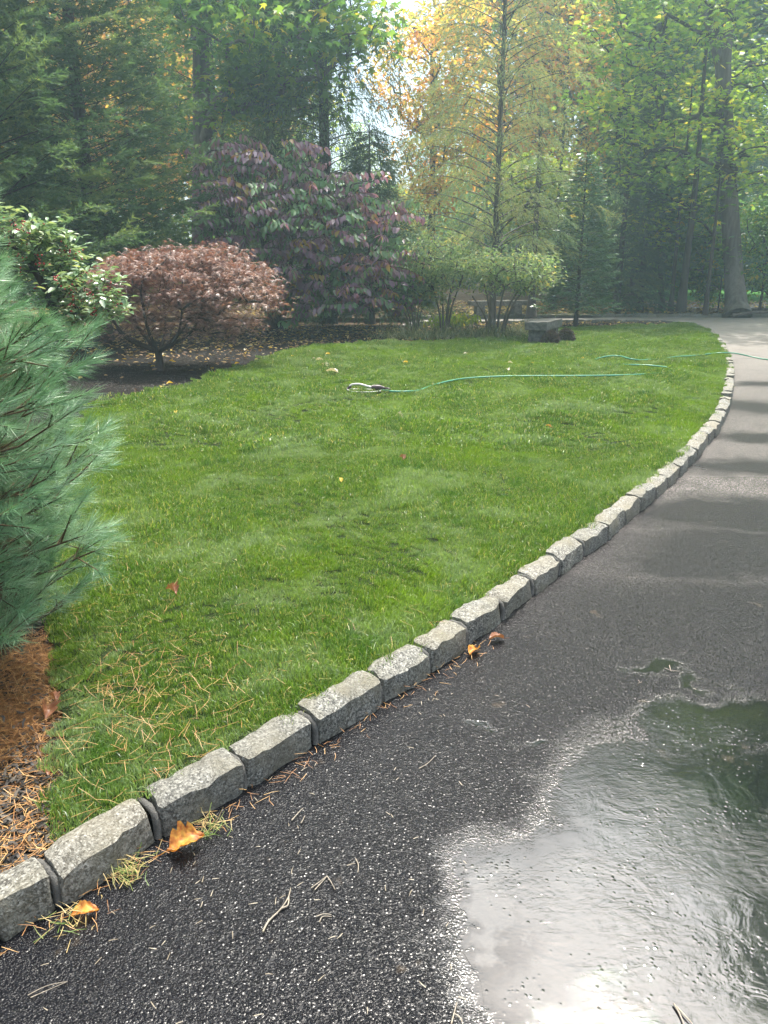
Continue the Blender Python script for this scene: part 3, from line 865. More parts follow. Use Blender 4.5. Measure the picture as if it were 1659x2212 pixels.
N, ch, cnt = grow(list(P[12:]) + list(P2[3:]), tg); lb = Buf(); limbs(lb, N, ch, cnt, 0.011, rmax=0.13); obj('branches', lb, M_BARKD, oak, smooth=True, kind='stuff')
split_leaves(oak, OAKL, *leaf_cloud(tg, 34, 0.42, 0.25, 0.3, 0.45), M_OAKR)

# ---- purple leaved bush: tiers of arching twigs with leaves hanging in pairs
bv = gp(598, 712, 0.04); Yv = float(bv[1])
vib = thing('purple_viburnum', 'large spreading bush with drooping purple and green leaves in tiers', 'bush', bv)
stems = []
for k, (x, y) in enumerate([(575, 655), (588, 640), (600, 640), (612, 635), (625, 650), (566, 650)]):
    stems.append(smooth_curve([bv + np.array([rs.uniform(-.2, .2), rs.uniform(-.2, .2), 0]), at(x, y, Yv - 0.2), at(x + (x - 598) * 2, y - 110, Yv - 0.6 + rs.uniform(-.5, .5))], 5))
for P in stems:
    tb = Buf(); tb.tube(P, np.linspace(.085, .04, len(P)), 7); obj('stem', tb, M_BARKD, vib, smooth=True)
vb = [(480, 350, Yv - 1.5, 70, 45, 1.2), (600, 330, Yv - 1.6, 90, 30, 1.4), (560, 430, Yv - 2, 130, 50, 1.5), (700, 400, Yv - 1.8, 100, 45, 1.5), (660, 480, Yv - 2.2, 110, 50, 1.6), (800, 450, Yv - 1.5, 80, 40, 1.3),
      (760, 540, Yv - 2.1, 110, 50, 1.6), (640, 570, Yv - 2.2, 70, 50, 1.5), (830, 570, Yv - 1.5, 65, 50, 1.2), (720, 630, Yv - 1.9, 110, 36, 1.4), (840, 640, Yv - 1.3, 55, 30, 1.1), (620, 640, Yv - 1.7, 60, 30, 1.0), (520, 480, Yv - 1.4, 80, 80, 1.2), (650, 680, Yv - 1.9, 45, 12, .6)]
tips = blobs_targets(vb, 560, 0.3)
N, ch, cnt = grow([p for P in stems for p in P[4:]], tips, 0.35, 0.6); lb = Buf(); limbs(lb, N, ch, cnt, 0.007, rmax=0.045); obj('branches', lb, M_BARKD, vib, smooth=True, kind='stuff')
lp, ld, ln, lr = [], [], [], []
twb = Buf()
for t in tips:
    a = math.atan2(t[1] - bv[1] - 1, t[0] - bv[0]) + rs.normal() * 0.5 if rs.rand() < .5 else rs.uniform(0, 6.28)
    h = np.array([math.cos(a), math.sin(a), 0]); sd = np.array([-h[1], h[0], 0]); L_ = rs.uniform(0.35, 1.0); rb = rs.uniform(0.1, 0.9); h = h + np.array([0, 0, rs.normal() * .18])
    tw = [t + h * L_ * (q - 0.5) - np.array([0, 0, 0.22 * L_ * (q - .3) ** 2]) for q in np.linspace(0, 1, 4)]
    twb.tube(tw, 0.006, 3, cap=False)
    for q in np.linspace(0.02, 1, 10):
        p = t + h * L_ * (q - 0.5) - np.array([0, 0, 0.22 * L_ * (q - .3) ** 2])
        for s_ in (-1, 1):
            lp.append(p + rs.normal(size=3) * 0.015); ld.append(sd * s_ * 0.42 + h * 0.35 + np.array([0, 0, -0.8]) + rs.normal(size=3) * 0.2)
            ln.append(sd * s_ + h * 0.2 + np.array([0, 0, .7])); lr.append(np.clip(rb + rs.normal() * 0.17, 0, 1))
obj('twigs', twb, M_BARKD, vib, kind='stuff')
lp, ld, ln, lr = map(np.array, (lp, ld, ln, lr))
split_leaves(vib, OVATE, lp, frames(ld, ln), 0.175 * rs.uniform(0.55, 1.25, len(lp)), lr, M_PURP)

# ---- bronze cut leaf maple
bm = gp(345, 800, gz); Yb = float(bm[1])
root = thing('japanese_maple', 'low mounded maple with lacy bronze pink leaves on the dark mulch', 'tree', bm)
hub = bm + np.array([0, 0, 0.28]); tb = Buf(); tb.tube([bm, bm + [0.01, 0, .14], hub], [.085, .06, .055], 9); obj('trunk', tb, M_BARKD, root, smooth=True)
sk = [hub]
for a in np.linspace(0, 6.28, 9)[:-1]:
    e = hub + np.array([math.cos(a) * 0.75, math.sin(a) * 0.6, 0.75 + 0.2 * math.sin(3 * a)]); P = smooth_curve([hub, hub + (e - hub) * .5 + np.array([math.cos(a) * .18, math.sin(a) * .15, -.05]), e], 4)
    tb = Buf(); tb.tube(P, np.linspace(.032, .014, len(P)), 6); obj('limb', tb, M_BARKD, root, smooth=True); sk += list(P[3:])
n = 620
a = rs.uniform(0, 2 * math.pi, n); q = rs.uniform(0, 1, n) ** 0.5
cxy = np.stack([np.cos(a) * q, np.sin(a) * q], 1)
zz = 1.80 - 0.58 * q ** 3 - rs.uniform(0, 1, n) ** 3 * 0.45 + 0.12 * np.sin(a * 3 + 1) * q + .05 * np.sin(a * 7) + rs.normal(size=n) * .045
tg = np.column_stack([bm[0] + 0.30 + cxy[:, 0] * 1.62, bm[1] + 0.3 + cxy[:, 1] * 1.15, zz + 0.05 * np.sin(cxy[:, 0] * 5)])
low = np.stack([bm[0] + rs.uniform(-.9, 1.5, 190), bm[1] + rs.uniform(-.6, 1.0, 190), rs.uniform(.6, 1.35, 190)], 1)
tg = np.concatenate([tg, low])
N, ch, cnt = grow(sk, tg, 0.3, 0.5); lb = Buf(); limbs(lb, N, ch, cnt, 0.0035, 0.003, rmax=0.02); obj('branches', lb, M_BARKD, root, kind='stuff')
pos, M, sc, rn = leaf_cloud(tg, 16, 0.085, 0.10, 0.55, 0.5, outward=0.6)
split_leaves(root, LACE, pos, M, sc, rn, M_LACE)

# ---- holly with berries
Yh = 6.6
bh = np.array([at(120, 900, Yh)[0], Yh, gz])
hol = thing('holly_bush', 'glossy pale green holly bush with red berries behind the foreground pine', 'bush', bh)
P = smooth_curve([bh, at(130, 760, Yh), at(110, 650, Yh), at(60, 560, Yh)], 5); tb = Buf(); tb.tube(P, np.linspace(.05, .025, len(P)), 7); obj('trunk', tb, M_BARKD, hol, smooth=True)
tg = blobs_targets([(30, 520, Yh, 75, 60, .35), (105, 520, Yh, 45, 40, .3), (80, 600, Yh, 90, 50, .35), (180, 620, Yh - .1, 70, 45, .35), (210, 680, Yh, 55, 30, .25), (140, 680, Yh, 60, 35, .3), (-60, 560, Yh, 90, 110, .4), (160, 570, Yh + .1, 40, 30, .2), (245, 655, Yh, 28, 22, .15)], 300, 0.3)
N, ch, cnt = grow(list(P[5:]), tg, 0.12); lb = Buf(); limbs(lb, N, ch, cnt, 0.002, 0.002, rmax=0.015); obj('branches', lb, M_BARKD, hol, kind='stuff')
pos, M, sc, rn = leaf_cloud(tg, 13, 0.045, 0.078, 0.0, 0.7, outward=0.5)
split_leaves(hol, LANCE if False else OVATE, pos, M, sc, rn, M_HOL)
# berries
def icos():
    t = (1 + 5 ** .5) / 2
    V = np.array([(-1, t, 0), (1, t, 0), (-1, -t, 0), (1, -t, 0), (0, -1, t), (0, 1, t), (0, -1, -t), (0, 1, -t), (t, 0, -1), (t, 0, 1), (-t, 0, -1), (-t, 0, 1)], float)
    V /= np.linalg.norm(V[0])
    return V, np.array([(0, 11, 5), (0, 5, 1), (0, 1, 7), (0, 7, 10), (0, 10, 11), (1, 5, 9), (5, 11, 4), (11, 10, 2), (10, 7, 6), (7, 1, 8), (3, 9, 4), (3, 4, 2), (3, 2, 6), (3, 6, 8), (3, 8, 9), (4, 9, 5), (2, 4, 11), (6, 2, 10), (8, 6, 7), (9, 8, 1)])
ICO = icos()
M_BER = plainmat('red_berries', (0.42, 0.018, 0.02), 0.3, 0.25, 40, 0.7)
k = rs.choice(len(tg), 85, replace=False)
bp_ = np.repeat(tg[k], 6, 0) + rs.normal(size=(85 * 6, 3)) * np.array([.022, .022, .03]) + np.array([0, -.05, .02])
b = Buf(); b.stamp(*ICO, bp_, np.repeat(np.eye(3)[None], len(bp_), 0), rs.uniform(.007, .010, len(bp_)), rs.uniform(0, 1, len(bp_)))
obj('berries', b, M_BER, hol, smooth=True, kind='stuff')

# ---- small pale shrubs by the larch
def shrub_stems(x, y, tipsxy, z=0.04):
    b_ = gp(x, y, z); Y = float(b_[1]); out = []
    for tx, ty, dY in tipsxy:
        e = at(tx, ty, Y + dY); s0 = b_ + np.array([(tx - x) * 0.0022, dY * 0.15, 0]); m_ = s0 * 0.55 + e * 0.45 + np.array([(tx - x) * -0.001, 0, .1])
        out.append([s0, m_, e])
    return b_, Y, out
b_, Y, stm = shrub_stems(1068, 731, [(1020, 640, -.2), (1045, 610, .3), (1090, 620, -.3), (1130, 610, .1), (1150, 600, .4), (1070, 600, .2)])
broad('shrub', 'pale green small leaved shrub with bare splayed stems left of the stone bench', 'bush', b_, b_, 0.035,
      [(1110, 575, Y - .3, 85, 30, 1.0), (1050, 570, Y, 50, 28, .9), (1150, 600, Y, 50, 25, .8), (1080, 610, Y, 70, 18, .8)], 170, 24, 0.14, 0.115, LANCE, M_SHR, M_BARK, stems=stm, rk=0.004, droop=0.3, outward=.4)
b_, Y, stm = shrub_stems(958, 722, [(935, 620, -.2), (955, 600, .3), (975, 620, -.3), (985, 580, .1), (1000, 600, .4)])
broad('shrub', 'yellowish green rounded shrub on thin upright stems right of the purple leaved bush', 'bush', b_, b_, 0.03,
      [(950, 545, Y - .3, 75, 38, 1.1), (1005, 570, Y, 50, 32, .9), (910, 580, Y, 50, 35, .9), (960, 600, Y, 70, 24, .9)], 180, 24, 0.14, 0.12, LANCE, M_SHR, M_BARK, stems=stm, rk=0.004, droop=0.3, outward=.4)
b_, Y, stm = shrub_stems(895, 722, [(870, 650, -.2), (885, 640, .3), (898, 640, -.3), (912, 635, .1), (925, 640, .4), (860, 660, .2)])
broad('shrub', 'twiggy shrub with many pale bare stems beneath the right end of the purple bush', 'bush', b_, b_, 0.022,
      [(890, 615, Y, 50, 25, .7), (860, 640, Y, 40, 20, .7), (920, 640, Y, 35, 20, .6)], 80, 22, 0.12, 0.13, OVATE, M_SHR, M_BARK, stems=stm, rk=0.004)
b_ = gp(985, 712, .04); Y = float(b_[1])
broad('shrub', 'low yellow green bush with hanging leaves in front of the far drive', 'bush', b_, b_ + np.array([0, 0, .3]), 0.03,
      [(985, 688, Y, 45, 8, .5), (960, 692, Y, 45, 9, .5), (1010, 688, Y, 25, 7, .4)], 60, 16, 0.08, 0.10, OVATE, M_YEL, M_BARK, rk=0.003, droop=1.2, low=0.1)
# ---- upright evergreen with sparkling leaves
b_ = gp(1243, 707, .04)
conifer('holly_tree', 'conical glossy green evergreen with a short trunk just right of the bench', 'tree', b_, 4.3, 0.06, 150, lambda u: 1.15 * (1 - u) ** 0.8 + .12,
        [LANCE], leafmat('evergreen_leaves', [(0.1, (0.07, 0.15, 0.08)), (0.6, (0.12, 0.24, 0.12)), (1, (0.22, 0.32, 0.16))], 0.4, 0.3, 0.9), M_BARKD, droop=-0.1, rise=.1, per=110, hang=0.1, scale=0.13, z0=0.35, spread=.7)
# ---- dark spruces and thin trunks beyond the kerb
for k, (x, y, h, w, lab) in enumerate([(1330, 676, 8.0, 1.5, 'dark spruce reaching the ground beyond the far kerb, right of the glossy evergreen'),
                                       (1380, 672, 10.0, 1.15, 'dark spruce beside the thin forked trunk beyond the far kerb'),
                                       (800, 700, 5.0, 1.6, 'small dark spruce showing its stubby trunk under the purple bush')]):
    conifer('spruce_tree', lab, 'tree', gp(x, y, .07), h, 0.12, 130, lambda u, w=w: w * (1 - u) ** 0.8 + .15, SPRAY_D, M_SPR, M_BARKD, droop=.25, rise=.1, per=20, hang=.35, scale=1.1, z0=.3, spread=.4)
def thin(x, y, h, r, blobs, lab, mat=M_OAK, ncl=60, lean=0):
    b_ = gp(x, y, .08)
    broad('thin_tree', lab, 'tree', b_, b_ + np.array([lean, 0, h]), r, blobs, ncl, 30, 0.4, 0.22, MAPLE, mat, M_BARKD, rk=0.008)
thin(1470, 678, 8, .13, [(1450, 400, 28, 60, 70, 1.5), (1500, 480, 28, 50, 50, 1.2)], 'dark straight trunk in the gap left of the tall oak', ncl=80)
thin(1448, 676, 7, .07, [(1420, 520, 29, 50, 50, 1.2)], 'slender trunk just left of the dark straight trunk', ncl=40)
thin(1523, 680, 6, .07, [(1530, 550, 28, 45, 50, 1.2), (1490, 590, 28, 40, 25, 1.0)], 'slim dark sapling between the dark trunk and the tall oak', ncl=60)
thin(1430, 672, 8, .09, [(1400, 440, 31, 50, 60, 1.4)], 'leaning thin dark tree against the spruce', ncl=40, lean=-1.2)
thin(1147, 684, 6, .12, [(1150, 420, 29, 70, 80, 1.6)], 'pale trunk on the leafy verge behind the bench', M_YEL, 70)
thin(1194, 670, 7, .09, [(1195, 470, 34, 60, 80, 1.6)], 'second, smaller trunk further back on the verge', M_YEL, 60)
# understory leaves on the far right
b_ = gp(1640, 676, .08); Y = float(b_[1])
broad('understory_bush', 'leafy green bush right of the tall oak trunk at the picture edge', 'bush', b_, b_ + np.array([0, 0, 2.0]), .05,
      [(1650, 600, Y, 50, 50, 1.2), (1660, 500, Y, 50, 60, 1.2), (1700, 560, Y, 60, 80, 1.3)], 110, 30, .3, .17, OVATE, M_OAK, M_BARKD, rk=.006)
b_ = gp(1550, 676, .08); Y = float(b_[1]) + 1
broad('understory_bush', 'low dark green sapling just left of the foot of the tall oak', 'bush', b_, b_ + np.array([0, 0, 1.2]), .03,
      [(1545, 640, Y, 30, 18, .8), (1510, 610, Y, 50, 18, 1.0)], 50, 22, .2, .15, OVATE, M_OAK, M_BARKD, rk=.005)

# ---- woods behind: each tree a thing; far ones share three forms
def proto(mat, h, tp, size, ncl, seedlabel):
    base = np.array([0, 0, 0.0])
    root = thing('woodland_tree', seedlabel, 'tree', base, 'trees of the wood behind the drive')
    path = trunk_path(base, [rs.uniform(-.5, .5), 0, h], 9, .04); tb = Buf(); tb.tube(path, trunk_r(.22, 9), 8); obj('trunk', tb, M_BARKD, root, smooth=True)
    d = rdir(ncl); r = rs.uniform(.3, 1, (ncl, 1)) ** .5
    tg = np.array([0, 0, h * .62]) + d * r * np.array([3.2, 3.2, h * .42]); tg = tg[tg[:, 2] > 1.6]
    N, ch, cnt = grow(list(path[3:]), tg, .8); lb = Buf(); limbs(lb, N, ch, cnt, .011, rmax=.1); obj('branches', lb, M_BARKD, root, kind='stuff')
    pos, M, sc, rn = leaf_cloud(tg, 30, .6, size, .3, .5)
    b = Buf(); b.stamp(tp[0], tp[1], pos, M, sc, rn); obj('foliage', b, mat, root, kind='stuff')
    return root
GL, YL, OL = 'green leafed tree of the dense wood behind the drive', 'yellow green tree of the dense wood behind the drive', 'orange tinged tree of the dense wood behind the drive'
protos = [proto(M_OAK, 17, DIAM, .30, 260, GL), proto(M_OAKR, 19, DIAM, .30, 260, YL), proto(M_AUT, 16, DIAM, .28, 230, OL), proto(M_OAK, 21, DIAM, .3, 280, GL)]
used = set()
rw = random.Random(11)
def wood(x, y, k, s=1.0):
    p = protos[k]
    if k in used: dup(p, (x, y, 0.05), rw.uniform(0, 6.28), s)
    else: used.add(k); p.location = (x, y, .05); p.rotation_euler = (0, 0, rw.uniform(0, 6.28)); p.scale = (s,) * 3
for i in range(13):
    a = -0.62 + 1.24 * (i + rw.uniform(-.2, .2)) / 12
    y = rw.uniform(33, 38)
    if 0.33 < a < 0.58: y = 62
    if abs(a - .035) > .085: wood(a * y, y, rw.choice([0, 1, 0, 2, 1]), rw.uniform(.75, .95))
for i in range(17):
    a = -0.64 + 1.28 * (i + rw.uniform(-.3, .3)) / 16
    y = rw.uniform(43, 52)
    if 0.33 < a < 0.58: y += 22
    if abs(a - .035) > .10: wood(a * y, y, rw.choice([0, 3, 1, 3, 2]), rw.uniform(1.05, 1.3) * (1.15 if a > .12 else 1))
for i in range(18):
    a = -0.7 + 1.4 * (i + rw.uniform(-.3, .3)) / 17
    y = rw.uniform(60, 72)
    wood(a * y, y, rw.choice([3, 3, 1, 0]), rw.uniform(1.2, 1.5) * (.5 if abs(a - .035) < .12 else 1))
# trees along the right side of the drive: they shade it and stand in its reflection
for (x, y, k, s) in [(12.2, 16.5, 3, .9), (12.5, 9.5, 0, .85), (18.5, 21, 3, .95), (22, 36, 3, 1.5), (8.5, 50, 3, 1.75), (19, 47, 3, 1.8), (25, 44, 0, 2.0), (-11, 17, 0, .9), (-16, 24, 3, 1.0), (-9.5, 9.5, 0, .75)]:
    wood(x, y, k, s)

def bush_proto():
    root = thing('woodland_bush', 'leafy green undergrowth bush in the wood behind the drive', 'bush', (0, 0, 0), 'undergrowth bushes of the wood')
    lb = Buf(); d = rdir(120); d[:, 2] = abs(d[:, 2]); tg = np.array([0, 0, 1.4]) + d * np.array([2.4, 2.2, 2.2]) * rs.uniform(.4, 1, (120, 1)); tg[:, 2] -= rs.uniform(0, 1.3, 120)
    N, ch, cnt = grow([np.array([0, 0, 0.0]), np.array([0, 0, .5]), np.array([.1, 0, 1.2])], tg, .6); limbs(lb, N, ch, cnt, .006); obj('branches', lb, M_BARKD, root, kind='stuff')
    pos, M, sc, rn = leaf_cloud(tg, 34, .38, .19, .3, .6); b = Buf(); b.stamp(*DIAM, pos, M, sc, rn); obj('foliage', b, M_OAK, root, kind='stuff')
    return root
bpz = bush_proto(); first = True
for i in range(26):
    a = -0.6 + 1.2 * (i + rw.uniform(-.4, .4)) / 25; y = rw.choice([31, 34, 40, 47]) + rw.uniform(-1, 1)
    if .33 < a < .62 or -.02 < a < .24: y = 56 + rw.uniform(0, 6)
    s_ = rw.uniform(.8, 1.3) * (y / 36)
    if first: bpz.location = (a * y, y, .05); bpz.scale = (s_,) * 3; first = False
    else: dup(bpz, (a * y, y, .05), rw.uniform(0, 6.28), s_)
nf = 26000
th = rs.uniform(-.75, .75, nf); rr_ = rs.uniform(78, 96, nf)
P = np.stack([np.tan(th) * rr_, rr_, rs.uniform(0, 1, nf) ** .8 * (17 + 5 * np.sin(th * 23) + 3 * np.sin(th * 51 + 1)) * (1 - .6 * np.exp(-((th - .035) / .10) ** 2))], 1)
b = Buf(); b.stamp(*DIAM, P, frames(rdir(nf), rdir(nf)), rs.uniform(.7, 1.5, nf), rs.uniform(0, 1, nf)); obj('distant_woods', b, M_OAK, kind='stuff', label='far off mass of green woods closing the view')

# ---- foreground white pine
bp0 = np.array([-1.93, 2.75, 0.035])
wp = thing('white_pine', 'soft blue green pine with long needles filling the left foreground', 'tree', bp0)
tb = Buf(); tp_ = trunk_path(bp0, bp0 + [0.05, -.02, 2.4], 8, .02); tb.tube(tp_, np.linspace(.04, .01, 8), 7); obj('trunk', tb, M_BARK, wp, smooth=True)
lb = Buf(); SP_, SD_, SR_ = [], [], []
for i in range(250):
    u = i / 250; z = 0.08 + 1.98 * u
    a = i * 2.4; h = np.array([math.cos(a), math.sin(a), 0])
    L_ = np.interp(z, [0, .15, .5, .95, 1.25, 1.6, 1.9, 2.3], [.74, .92, .93, .86, .70, .54, .42, .3]) * rs.uniform(.64, .93)
    p0 = bp0 + np.array([0, 0, z])
    t = np.linspace(0, 1, 6)[:, None]
    pts = p0 + h * L_ * t + np.array([0, 0, 1]) * (0.12 * L_ * t + 0.2 * L_ * t ** 2) + rs.normal(size=(6, 3)) * .008
    lb.tube(pts, np.linspace(.008, .003, 6), 5, r=.1)
    tipd = pts[-1] - pts[-2]; tipd /= np.linalg.norm(tipd)
    SP_.append(pts[-1] - tipd * .05); SD_.append(tipd + rs.normal(size=3) * .1); SR_.append(rs.uniform(.4, 1))
    ns = int(4 + L_ * 13)
    for q in range(ns):
        tt = rs.uniform(.3, .98); c = np.array([np.interp(tt, t[:, 0], pts[:, k]) for k in range(3)])
        sd = np.cross(h, [0, 0, 1]) * (1 if q % 2 else -1)
        d = tipd * .9 + sd * rs.uniform(.4, 1.1) + rs.normal(size=3) * .25; d[2] += rs.uniform(-.15, .6); d /= np.linalg.norm(d)
        l2 = rs.uniform(.04, .16) * (1.1 - tt * .5)
        lb.tube([c, c + d * l2 * .5, c + d * (l2 + .1)], [.0035, .003, .002], 4, r=.1)
        SP_.append(c + d * l2); SD_.append(d); SR_.append(rs.uniform(.3, 1) if tt > .5 or rs.rand() < .45 else rs.uniform(0, .14))
obj('branches', lb, M_TWIGP, wp, smooth=True, kind='stuff')
SP_, SD_, SR_ = map(np.array, (SP_, SD_, SR_))
b = Buf(); w = rs.randint(0, 3, len(SP_)); M = frames(SD_, rdir(len(SP_)) * .3 + np.array([0, 0, 1])); sc = rs.uniform(.8, 1.15, len(SP_))
for q in range(3):
    k = w == q; tv = PINE[q][0]; kr = np.repeat(np.random.RandomState(q).normal(size=len(tv) // 3) * .07, 3)
    b.stamp(tv, PINE[q][1], SP_[k], M[k], sc[k], SR_[k], keep_r=kr)
obj('needles', b, M_WP, wp, kind='stuff')

# ================================================================== BENCH, BALL SHRUBS, SPRINKLER, HOSE
M_STB = plainmat('weathered_bench_stone', (0.12, 0.115, 0.105), 0.9, 0.5, 18)
def rbox(b, c, half, rotz=0.0, seed=0, rough=.01, nsub=4, taper=1.0):
    """rough stone block; taper scales the foot"""
    u = np.linspace(-1, 1, nsub + 1)
    cz, sz = math.cos(rotz), math.sin(rotz)
    for ax in range(3):
        for sg in (-1, 1):
            g, h_ = np.meshgrid(u, u, indexing='ij'); V = np.zeros((g.size, 3)); V[:, ax] = sg; V[:, (ax + 1) % 3] = g.ravel(); V[:, (ax + 2) % 3] = h_.ravel()
            i, j = np.meshgrid(np.arange(nsub), np.arange(nsub), indexing='ij'); k = (i * (nsub + 1) + j).ravel()
            T_ = np.concatenate([np.stack([k, k + nsub + 1, k + nsub + 2], 1), np.stack([k, k + nsub + 2, k + 1], 1)])
            if sg < 0: T_ = T_[:, ::-1]
            f = taper + (1 - taper) * (V[:, 2] + 1) / 2
            Q = V * np.array(half); Q[:, 0] *= f
            Q = np.array([(Vector(q) + mnoise.noise_vector(Vector(q) * 7 + Vector((seed, 0, 0))) * rough)[:] for q in Q])
            R_ = np.column_stack([Q[:, 0] * cz - Q[:, 1] * sz, Q[:, 0] * sz + Q[:, 1] * cz, Q[:, 2]]) + np.array(c)
            b.add(R_, T_)
bl = gp(1133, 741, LAWN_Z)
brot = math.radians(64)
bdir = np.array([math.cos(brot), math.sin(brot), 0])
bench = thing('stone_bench', 'weathered grey stone bench with a thick slab seat at the back edge of the lawn', 'bench', bl)
bc = bl + bdir * .65 + np.array([math.sin(brot), -math.cos(brot), 0]) * .22
b = Buf(); rbox(b, bc + np.array([0, 0, .345]), (.66, .225, .085), brot, 1, .02, 5); obj('seat', b, M_STB, bench)
for s_, sd_ in ((-.42, 2), (.42, 3)):
    b = Buf(); rbox(b, bc + bdir * s_ + np.array([0, 0, .13]), (.10, .18, .131), brot, sd_, .015, 4, 1.45); obj('leg', b, M_STB, bench)
M_BALL = leafmat('purple_brown_twigs', [(0.1, (0.045, 0.03, 0.03)), (0.6, (0.10, 0.06, 0.055)), (1, (0.09, 0.10, 0.05))], .2, .6)
for (x, y, r, lab) in [(1188, 743, .15, 'left one of two small round purplish shrubs, in front of the bench'), (1222, 737.5, .15, 'right one of two small round purplish shrubs, past the bench end')]:
    c = gp(x, y, LAWN_Z); rt = thing('ball_shrub', lab, 'shrub', c, 'round shrubs by the stone bench')
    tb = Buf(); d = rdir(60); d[:, 2] = abs(d[:, 2])
    for q in d: tb.tube([c, c + q * r * .5 * np.array([1, 1, 1.2]), c + q * r * np.array([1, 1, 1.25])], [.006, .004, .003], 3, cap=False)
    obj('branches', tb, M_BARKD, rt, kind='stuff')
    d = rdir(1500); d[:, 2] = abs(d[:, 2]) * 1.3 - .1; rad = r * (1 + .1 * rs.normal(size=1500))[:, None]
    P = c + np.array([0, 0, .05]) + d * rad; b = Buf(); b.stamp(*LANCE, P, frames(d + rs.normal(size=d.shape) * .6, rdir(1500)), np.full(1500, .05), rs.uniform(0, 1, 1500)); obj('foliage', b, M_BALL, rt, kind='stuff')
# second slab seat far back across the drive
c = gp(1075, 681, .1); b2 = thing('stone_bench', 'low grey slab bench across the drive behind the shrubs', 'bench', c)
b = Buf(); rbox(b, c + np.array([0, 0, .38]), (.95, .25, .07), .15, 5, .02, 4); obj('seat', b, M_STB, b2)
for s_ in (-.6, .6):
    b = Buf(); rbox(b, c + np.array([s_, s_ * .15, .155]), (.12, .2, .16), .15, 6, .01, 3, 1.2); obj('leg', b, M_STB, b2)

M_HOSE = plainmat('green_hose_rubber', (0.06, 0.26, 0.16), 0.35, 0.15, 8, .6)
def hp(x, y, z): return gp(x, y, z)
hz0 = LAWN_Z + .045
hose_px = [(826, 843), (850, 845.5), (880, 845.5), (905, 843), (930, 834), (965, 824), (1010, 817), (1080, 813), (1150, 812), (1210, 812), (1318, 811), (1399, 808), (1440, 803.6), (1451, 798), (1440, 793.6), (1413, 790), (1377, 788), (1326, 787), (1291, 784), (1277, 780), (1294, 773.5),
           (1318, 768.8), (1340, 769.3), (1361, 775), (1386, 777.5), (1426, 775), (1467, 770), (1507, 767.7)]
zs = [hz0] * len(hose_px)
for k in (3, 4, 17, 18): zs[k] = hz0 - .012
for k in (14, 15, 16, 21, 22, 23, 26): zs[k] = hz0 + .02
pts = [hp(x, y, z) for (x, y), z in zip(hose_px, zs)] + [hp(1540, 763.5, .13), hp(1567, 762, .142), hp(1590, 763.5, .10), hp(1612, 768, .05), hp(1643, 774.5, .016), hp(1668, 779, .014), hp(1730, 800, .014), hp(1830, 850, .014), hp(1990, 950, .014)]
P = smooth_curve(pts, 8); b = Buf(); b.tube(P, .0115, 8)
hose = obj('garden_hose', b, M_HOSE, smooth=True, label='green garden hose looping over the lawn and across the kerb onto the drive', cat='hose')
# oscillating sprinkler
sc0 = gp(797, 845, LAWN_Z + .03); sp = thing('lawn_sprinkler', 'white and dark oscillating sprinkler lying on the lawn at the end of the hose', 'sprinkler', sc0)
M_WHT = plainmat('pale_metal', (0.62, 0.6, 0.58), .35, .1, 20, .6); M_DRK = plainmat('dark_plastic', (0.05, 0.03, 0.035), .4, .3, 30)
def sl(dx, dy, dz): return sc0 + np.array([dx, dy, dz])
b = Buf(); b.tube(smooth_curve([sl(-.25, .03, .03), sl(-.22, .03, .075), sl(-.12, .02, .085), sl(0, .01, .055), sl(.09, 0, .045)], 5), .013, 8); obj('spray_tube', b, M_WHT, sp, smooth=True)
b = Buf()
for s_ in (-1, 1): b.tube(smooth_curve([sl(-.27, .03 + s_ * .02, .02), sl(-.2, .02 + s_ * .1, .008), sl(0, s_ * .11, .006), sl(.13, s_ * .07, .01), sl(.16, 0, .02)], 4), .008, 6)
obj('sled_base', b, M_WHT, sp, smooth=True)
b = Buf(); b.tube([sl(.03, 0, .045), sl(.06, 0, .045), sl(.13, 0, .045), sl(.17, 0, .04), sl(.21, -.005, .035)], [.028, .036, .036, .024, .014], 10); obj('motor_housing', b, M_DRK, sp, smooth=True)
b = Buf(); b.tube([sl(-.275, .03, .02), sl(-.25, .03, .04), sl(-.22, .03, .055)], [.014, .02, .016], 8); obj('end_cap', b, M_DRK, sp, smooth=True)
b = Buf(); b.tube([sl(.2, -.005, .036), sl(.235, -.008, .03), sl(.27, -.008, .022)], [.018, .018, .013], 8); obj('hose_coupling', b, M_DRK, sp, smooth=True)

